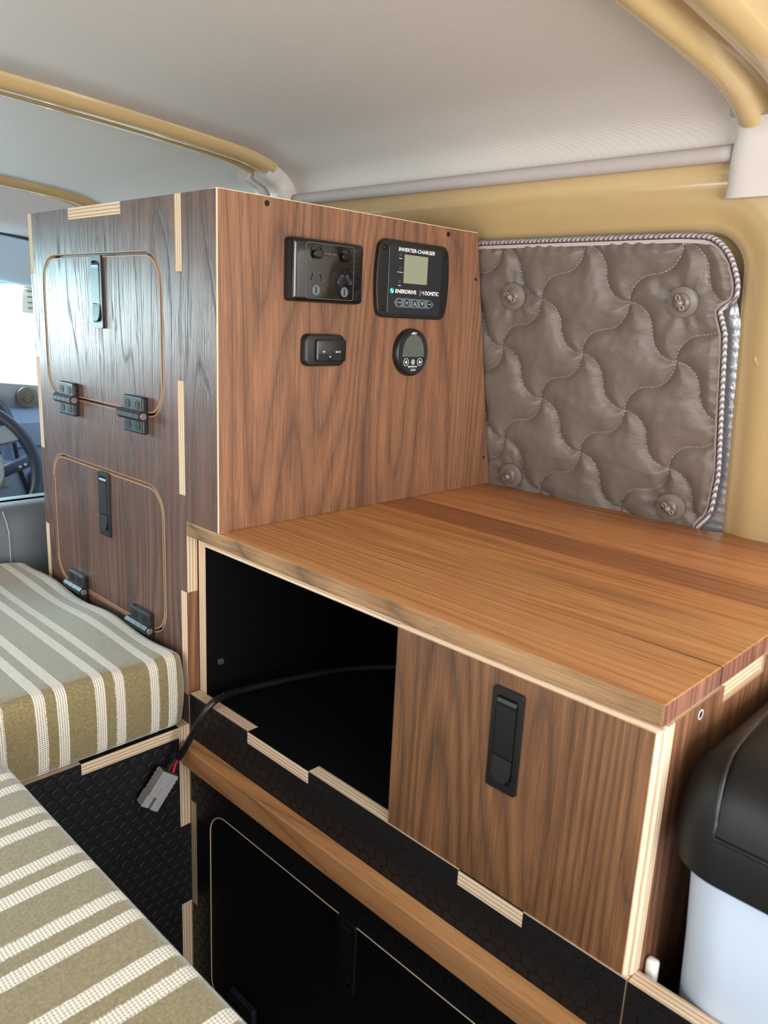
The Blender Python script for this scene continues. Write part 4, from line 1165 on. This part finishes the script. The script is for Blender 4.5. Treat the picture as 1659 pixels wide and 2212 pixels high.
def puff(y, z):
    d = kd.find((y, z, 0))[2]
    h = .0085 * (1 - math.exp(-(d / .0085))) 
    h += .0010 * mnoise.noise(Vector((y * 22, z * 60, 1.3)))
    h += .0007 * mnoise.noise(Vector((y * 70 + z * 40, z * 55 - y * 30, 4.3)))
    for cy, cz in CUPS:
        r = math.hypot(y - cy, z - cz); an = math.atan2(z - cz, y - cy)
        f = math.exp(-(r / .032) ** 2); h -= .0060 * f
        h += .0007 * math.exp(-((r - .034) / .016) ** 2) * math.sin(an * 9 + cy * 40 + mnoise.noise(Vector((y * 30, z * 30, 0))) * 2)
    # edge
    de = min(y - ymin(z), .372 - z)
    e_ = min(1, max(0, de) / .016); h = h * e_ ** .6 + .0016 * math.sin((z if y < -.34 else y) * 330 + 3 * math.sin(z * 40)) * math.exp(-(de / .012) ** 2) * (1 - math.exp(-(de / .003) ** 2))
    return h
bm = NB(); NU, NV = 190, 190
zs = [.372 - (.372 + .012) * (k / NV) ** 1.15 for k in range(NV + 1)]
grid = []
for z in zs:
    y0 = ymin(z)
    row = []
    for i in range(NU + 1):
        y = lerp(y0, .12, (i / NU) ** 1.15)
        row.append(bm.verts.new((cx_(z) - .006 - puff(y, z), y, z)))
    grid.append(row)
for a, b_ in zip(grid, grid[1:]):
    for i in range(NU): bm.faces.new((a[i], a[i + 1], b_[i + 1], b_[i]))
# back side
bk = []
for z in zs[::10]: bk.append([bm.verts.new((cx_(z) + .000, y, z)) for y in (ymin(z), .12)])
for a, b_ in zip(bk, bk[1:]): bm.faces.new((a[0], b_[0], b_[1], a[1]))
qf = obj('quilted_fabric', bm, M['quilt'], cov, smooth=True, recalc=False)
# stitches
bm = NB()
for c in SCV:
    s = 0; dense = []
    for a, b_ in zip(c, c[1:]):
        m_ = max(1, int((b_ - a).length / .0011))
        for k in range(m_): dense.append(a.lerp(b_, k / m_))
    for i in range(0, len(dense) - 3, 4):
        a, b_ = dense[i], dense[i + 2]
        if not (a.x > ymin(a.y) + .006 and a.x < .06 and -.02 < a.y < .366 and b_.y < .366): continue
        if min(math.hypot(a.x - cy, a.y - cz) for cy, cz in CUPS) < .012: continue
        pa = Vector((cx_(a.y) - .0064 - puff(a.x, a.y), a.x, a.y)); pb = Vector((cx_(b_.y) - .0064 - puff(b_.x, b_.y), b_.x, b_.y))
        d_ = (pb - pa); 
        if d_.length < 1e-6: continue
        n_ = Vector((-1, 0, 0)); sdv = d_.normalized().cross(n_) * .00042
        top_ = Vector((-.0007, 0, 0))
        v = [bm.verts.new(q) for q in (pa - sdv, pb - sdv, pb + sdv, pa + sdv, pa + top_, pb + top_)]
        bm.faces.new((v[0], v[1], v[5], v[4])); bm.faces.new((v[3], v[4], v[5], v[2]))
st = obj('stitching', bm, M['thread'], cov); 
# rope edging and inner binding tape
edge = [(y, .372) for y in [.12 - .02 * k for k in range(21)]] + [(b_, a) for a, b_ in PR]
edge = spline([(cx_(z) - .009, y, z) for y, z in edge], 6)
dense = []
for a, b_ in zip(edge, edge[1:]):
    m_ = max(1, int((b_ - a).length / .0010))
    for k in range(m_): dense.append(a.lerp(b_, k / m_))
bm = NB(); tube(bm, [p + Vector((-.001, 0, .001)) for p in dense], .0031, 12, twist=2 * math.pi / .0050 * 1.0)
obj('rope_piping', bm, M['rope'], cov, smooth=True)
bm = NB()
cen_ = Vector((.5, -.13, .18)); rgA = []
for i in range(0, len(dense), 3):
    p = dense[i]; 
    q0 = dense[max(i - 3, 0)]; q1 = dense[min(i + 3, len(dense) - 1)]; tt = (q1 - q0).normalized(); inn = tt.cross(Vector((-1, 0, 0))).normalized()
    if inn.dot(cen_ - p) < 0: inn = -inn
    rgA.append((p + inn * .0035 + Vector((-.0035, 0, 0)), p + inn * .0078 + Vector((-.0005, 0, 0))))
for a, b_ in zip(rgA, rgA[1:]):
    bm.faces.new([bm.verts.new(v) for v in (a[0], a[1], b_[1], b_[0])])
bmesh.ops.remove_doubles(bm, verts=bm.verts[:], dist=1e-6)
obj('binding_tape', bm, M['binding'], cov, smooth=True)
# silver foil backing peeping out at the right edge
bm = NB(); rg = []
for k in range(62):
    z = .300 - k * .00510; e_ = min(1, k / 6)
    y1 = ymin(z) + .006; y0 = lerp(-.374, -.3815, e_)
    wv = .0012 * math.sin(z * 2 * math.pi / .0085)
    rg.append([Vector((cx_(z) + .004 + wv, y, z)) for y in (y0, (y0 + y1) / 2, y1)])
loft(bm, rg, 0, closed=False)
obj('foil_backing', bm, M['foil'], cov, smooth=True)
# suction cups with toggles
def suction(parent, cy, cz, ang, r=.0195, frame=None):
    bm = NB(); n_ = Vector((-1, 0, -.17)).normalized(); u_ = Vector((0, 1, 0)); v_ = n_.cross(u_)
    o_c = Vector((cx_(cz) - .0140, cy, cz))
    if frame: o_c, n_, u_, v_ = frame
    P = lambda a, b_, d: o_c + u_ * a + v_ * b_ + n_ * d
    pf = [(r, -.003), (r, .0008), (r * .97, .0020), (r * .62, .0034), (r * .60, .0022), (r * .42, .0038), (r * .36, .0050), (r * .33, .0048), (0.0006, .0050)]
    loft(bm, [[P(rr * math.cos(a), rr * math.sin(a), d) for a in [2 * math.pi * i / 36 for i in range(36)]] for rr, d in pf])
    cup = obj('suction_cup', bm, M['cup'], parent, smooth='auto')
    bm = NB(); ca, sa = math.cos(ang), math.sin(ang)
    for t_, rr in ((-.0068, .0024), (.0068, .0024)):
        pts = [P(t_ * ca + rr * 1.3 * math.cos(a) * ca - rr * math.sin(a) * sa, t_ * sa + rr * 1.3 * math.cos(a) * sa + rr * math.sin(a) * ca, .0078) for a in [2 * math.pi * i / 16 for i in range(16)]]
        tube(bm, pts, .0013, 8, closed=True)
    rg = []
    for k in range(9):
        th = math.pi * k / 8; rr = .0042 * math.sin(th) + 1e-5; d = .0085 - .0042 * math.cos(th)
        rg.append([P(rr * math.cos(a), rr * math.sin(a), d) for a in [2 * math.pi * i / 16 for i in range(16)]])
    loft(bm, rg); tube(bm, [P(0, 0, .004), P(0, 0, .008)], .0022, 10)
    obj('toggle', bm, M['toggle'], cup, smooth=True)
for (cy, cz), an in zip(CUPS, (2.5, 2.0, .4, 2.45)): suction(cov, cy, cz, an)

# ================================================================== CAB (far left)
seat = thing('driver_seat', 'grey vinyl driver seat back beyond the far end of the striped cushion', 'seat', (.0, .70, -.5))
bm = NB()
ss = []
for z, iy, ix in ((-.60, .0, .0), (-.20, .0, .0), (-.125, .004, .0), (-.108, .010, .004), (-.098, .020, .012), (-.092, .034, .024), (-.090, .05, .05)):
    ss.append([Vector((u, v, z - .006)) for u, v in rrect(-.26 + ix, .26 - ix, .615 + iy, .76 - iy, .030, 8)])
loft(bm, ss); obj('backrest', bm, M['seat'], seat, smooth='auto')
bm = NB(); tube(bm, [(-.020, .6145, -.50), (-.020, .6145, -.135), (-.021, .621, -.116), (-.021, .635, -.101)], .0009, 6)
obj('seam', bm, M['visor'], seat)

dash = thing('dashboard', 'grey dashboard, blue sky light put into its colour, with a switch panel, beyond the steering wheel', 'dashboard', (.1, 1.6, -.5))
bm = NB()
loft(bm, [[Vector((x, y, z)) for y, z in ((1.84, -.03), (1.66, -.035), (1.590, -.055), (1.555, -.085), (1.56, -.26), (1.60, -.55), (1.84, -.55))] for x in (-.95, .545)])
obj('top_pad', bm, M['dash'], dash, smooth='auto')
bm = NB()   # instrument binnacle
loft(bm, [[Vector((.12 + r * 1.25 * math.cos(a), y, -.10 + r * math.sin(a))) for a in [math.pi * k / 16 for k in range(17)]] for y, r in ((1.56, .155), (1.50, .16), (1.47, .165), (1.475, .150), (1.50, .140))], 0, cap0=False, cap1=False, closed=False)
obj('binnacle_hood', bm, M['dash_dark'], dash, smooth=True)
bm = NB(); box(bm, .20, .38, 1.535, 1.565, -.31, -.185, 0, .008, 3); obj('lower_panel', bm, M['dash'], dash, smooth='auto')
bm = NB(); tube(bm, spline([(.335, 1.54, -.10), (.342, 1.535, -.16), (.350, 1.53, -.22), (.372, 1.53, -.30), (.385, 1.54, -.40)], 5), .006, 8); obj('panel_gap', bm, M['dark_seam'], dash, smooth=True)
bm = NB(); box(bm, .372, .47, 1.520, 1.545, -.315, -.225, 0, .006, 3); sp = obj('switch_panel', bm, M['dash_dark'], dash, smooth='auto')
for z0, z1 in ((-.250, -.234), (-.300, -.262)):
    bm = NB(); box(bm, .392, .455, 1.510, 1.525, z0, z1, 0, .005, 3); obj('switch', bm, M['dash'], sp, smooth='auto')
bm = NB(); tube(bm, [(.34, 1.545, -.155), (.52, 1.545, -.150)], .003, 6); obj('panel_line', bm, M['dash_dark'], dash)
bm = NB(); tube(bm, spline([(.235, 1.53, -.10), (.270, 1.525, -.14), (.300, 1.52, -.20), (.305, 1.53, -.26)], 5), .008, 8); obj('trim_curve', bm, M['visor'], dash, smooth=True)

wh = thing('steering_wheel', 'dark steering wheel with silver spoke and buttons at the far left', 'steering wheel', (.115, 1.30, -.13))
wc = Vector((.115, 1.30, -.145)); tl = math.radians(36)
wu = Vector((1, 0, 0)); wv_ = Vector((0, math.sin(tl), math.cos(tl))); wn = Vector((0, -math.cos(tl), math.sin(tl)))
def wp(a, b_, d=0): return wc + wu * a + wv_ * b_ + wn * d
bm = NB(); tube(bm, [wp(.188 * math.cos(a), .188 * math.sin(a)) for a in [2 * math.pi * k / 64 for k in range(64)]], .0165, 14, closed=True)
obj('rim', bm, M['wheel'], wh, smooth=True)
bm = NB(); loft(bm, [[wp(r * 1.0 * math.cos(a), r * .95 * math.sin(a) - .01, d) for a in [2 * math.pi * k / 32 for k in range(32)]] for r, d in ((.10, -.03), (.105, .0), (.098, .018), (.07, .030), (.02, .034))])
obj('hub', bm, M['wheel_lt'], wh, smooth='auto')
for sg in (1, -1):
    bm = NB(); loft(bm, [[wp(sg * x, y + w1 * .5, .004), wp(sg * x, y - w1 * .5, .004), wp(sg * x, y - w1 * .5, -.012), wp(sg * x, y + w1 * .5, -.012)] for x, y, w1 in ((.075, .055, .055), (.11, .075, .045), (.16, .085, .05))])
    sp_ = obj('spoke', bm, M['wheel_lt'], wh)
    for i in range(3):
        bm = NB(); q = [wp(sg * (.080 + dx), .078 - i * .020 + dy, .010) for dx, dy in ((0, 0), (.028, .004), (.028, -.012), (0, -.016))]; q2 = [wp(sg * (.080 + dx), .078 - i * .020 + dy, .0) for dx, dy in ((0, 0), (.028, .004), (.028, -.012), (0, -.016))]
        loft(bm, [q, q2]); obj('button', bm, M['dash_dark'], sp_)
stk = thing('indicator_stalk', 'black indicator stalk pointing right behind the steering wheel', 'stalk', (.22, 1.40, -.18))
bm = NB(); tube(bm, [(.205, 1.40, -.205), (.232, 1.395, -.195), (.262, 1.39, -.183), (.330, 1.385, -.158), (.345, 1.385, -.153)], [.018, .018, .016, .0175, .015], 14); obj('stem', bm, M['dash_dark'], stk, smooth=True)
bm = NB(); 
for k in range(4): box(bm, .285 + k * .014, .292 + k * .014, 1.3665, 1.3685, -.176 + k * .005, -.170 + k * .005)
obj('stalk_symbols', bm, M['white_print'], stk)
# folded windscreen cover with one cup
fc = thing('windscreen_cover', 'padded silver-grey windscreen cover folded down behind the steering wheel', 'window cover', (.2, 1.64, -.05))
bm = NB(); rows = []
for k in range(24):
    t_ = k / 23; z = lerp(.028, -.046, t_)
    row = []
    for i in range(60):
        x = lerp(-.60, .50, i / 59)
        yy = 1.62 - .018 * math.sin(math.pi * t_) - .006 * mnoise.noise(Vector((x * 12, z * 22, 2))) + .01 * math.exp(-(((x - .405) / .03) ** 2 + ((z + .018) / .03) ** 2))
        row.append(Vector((x, yy, z + .005 * math.sin(x * 9) - .012 * max(0, x - .3) * 5)))
    rows.append(row)
loft(bm, rows, 0, closed=False)
M['pad'] = flat('silver_padded_fabric', srgb(150, 155, 166), .4)
obj('padded_fabric', bm, M['pad'], fc, smooth=True)
suction(fc, 0, 0, .2, .030, (Vector((.408, 1.600, -.016)), Vector((0, -1, 0)), Vector((1, 0, 0)), Vector((0, 0, 1))))
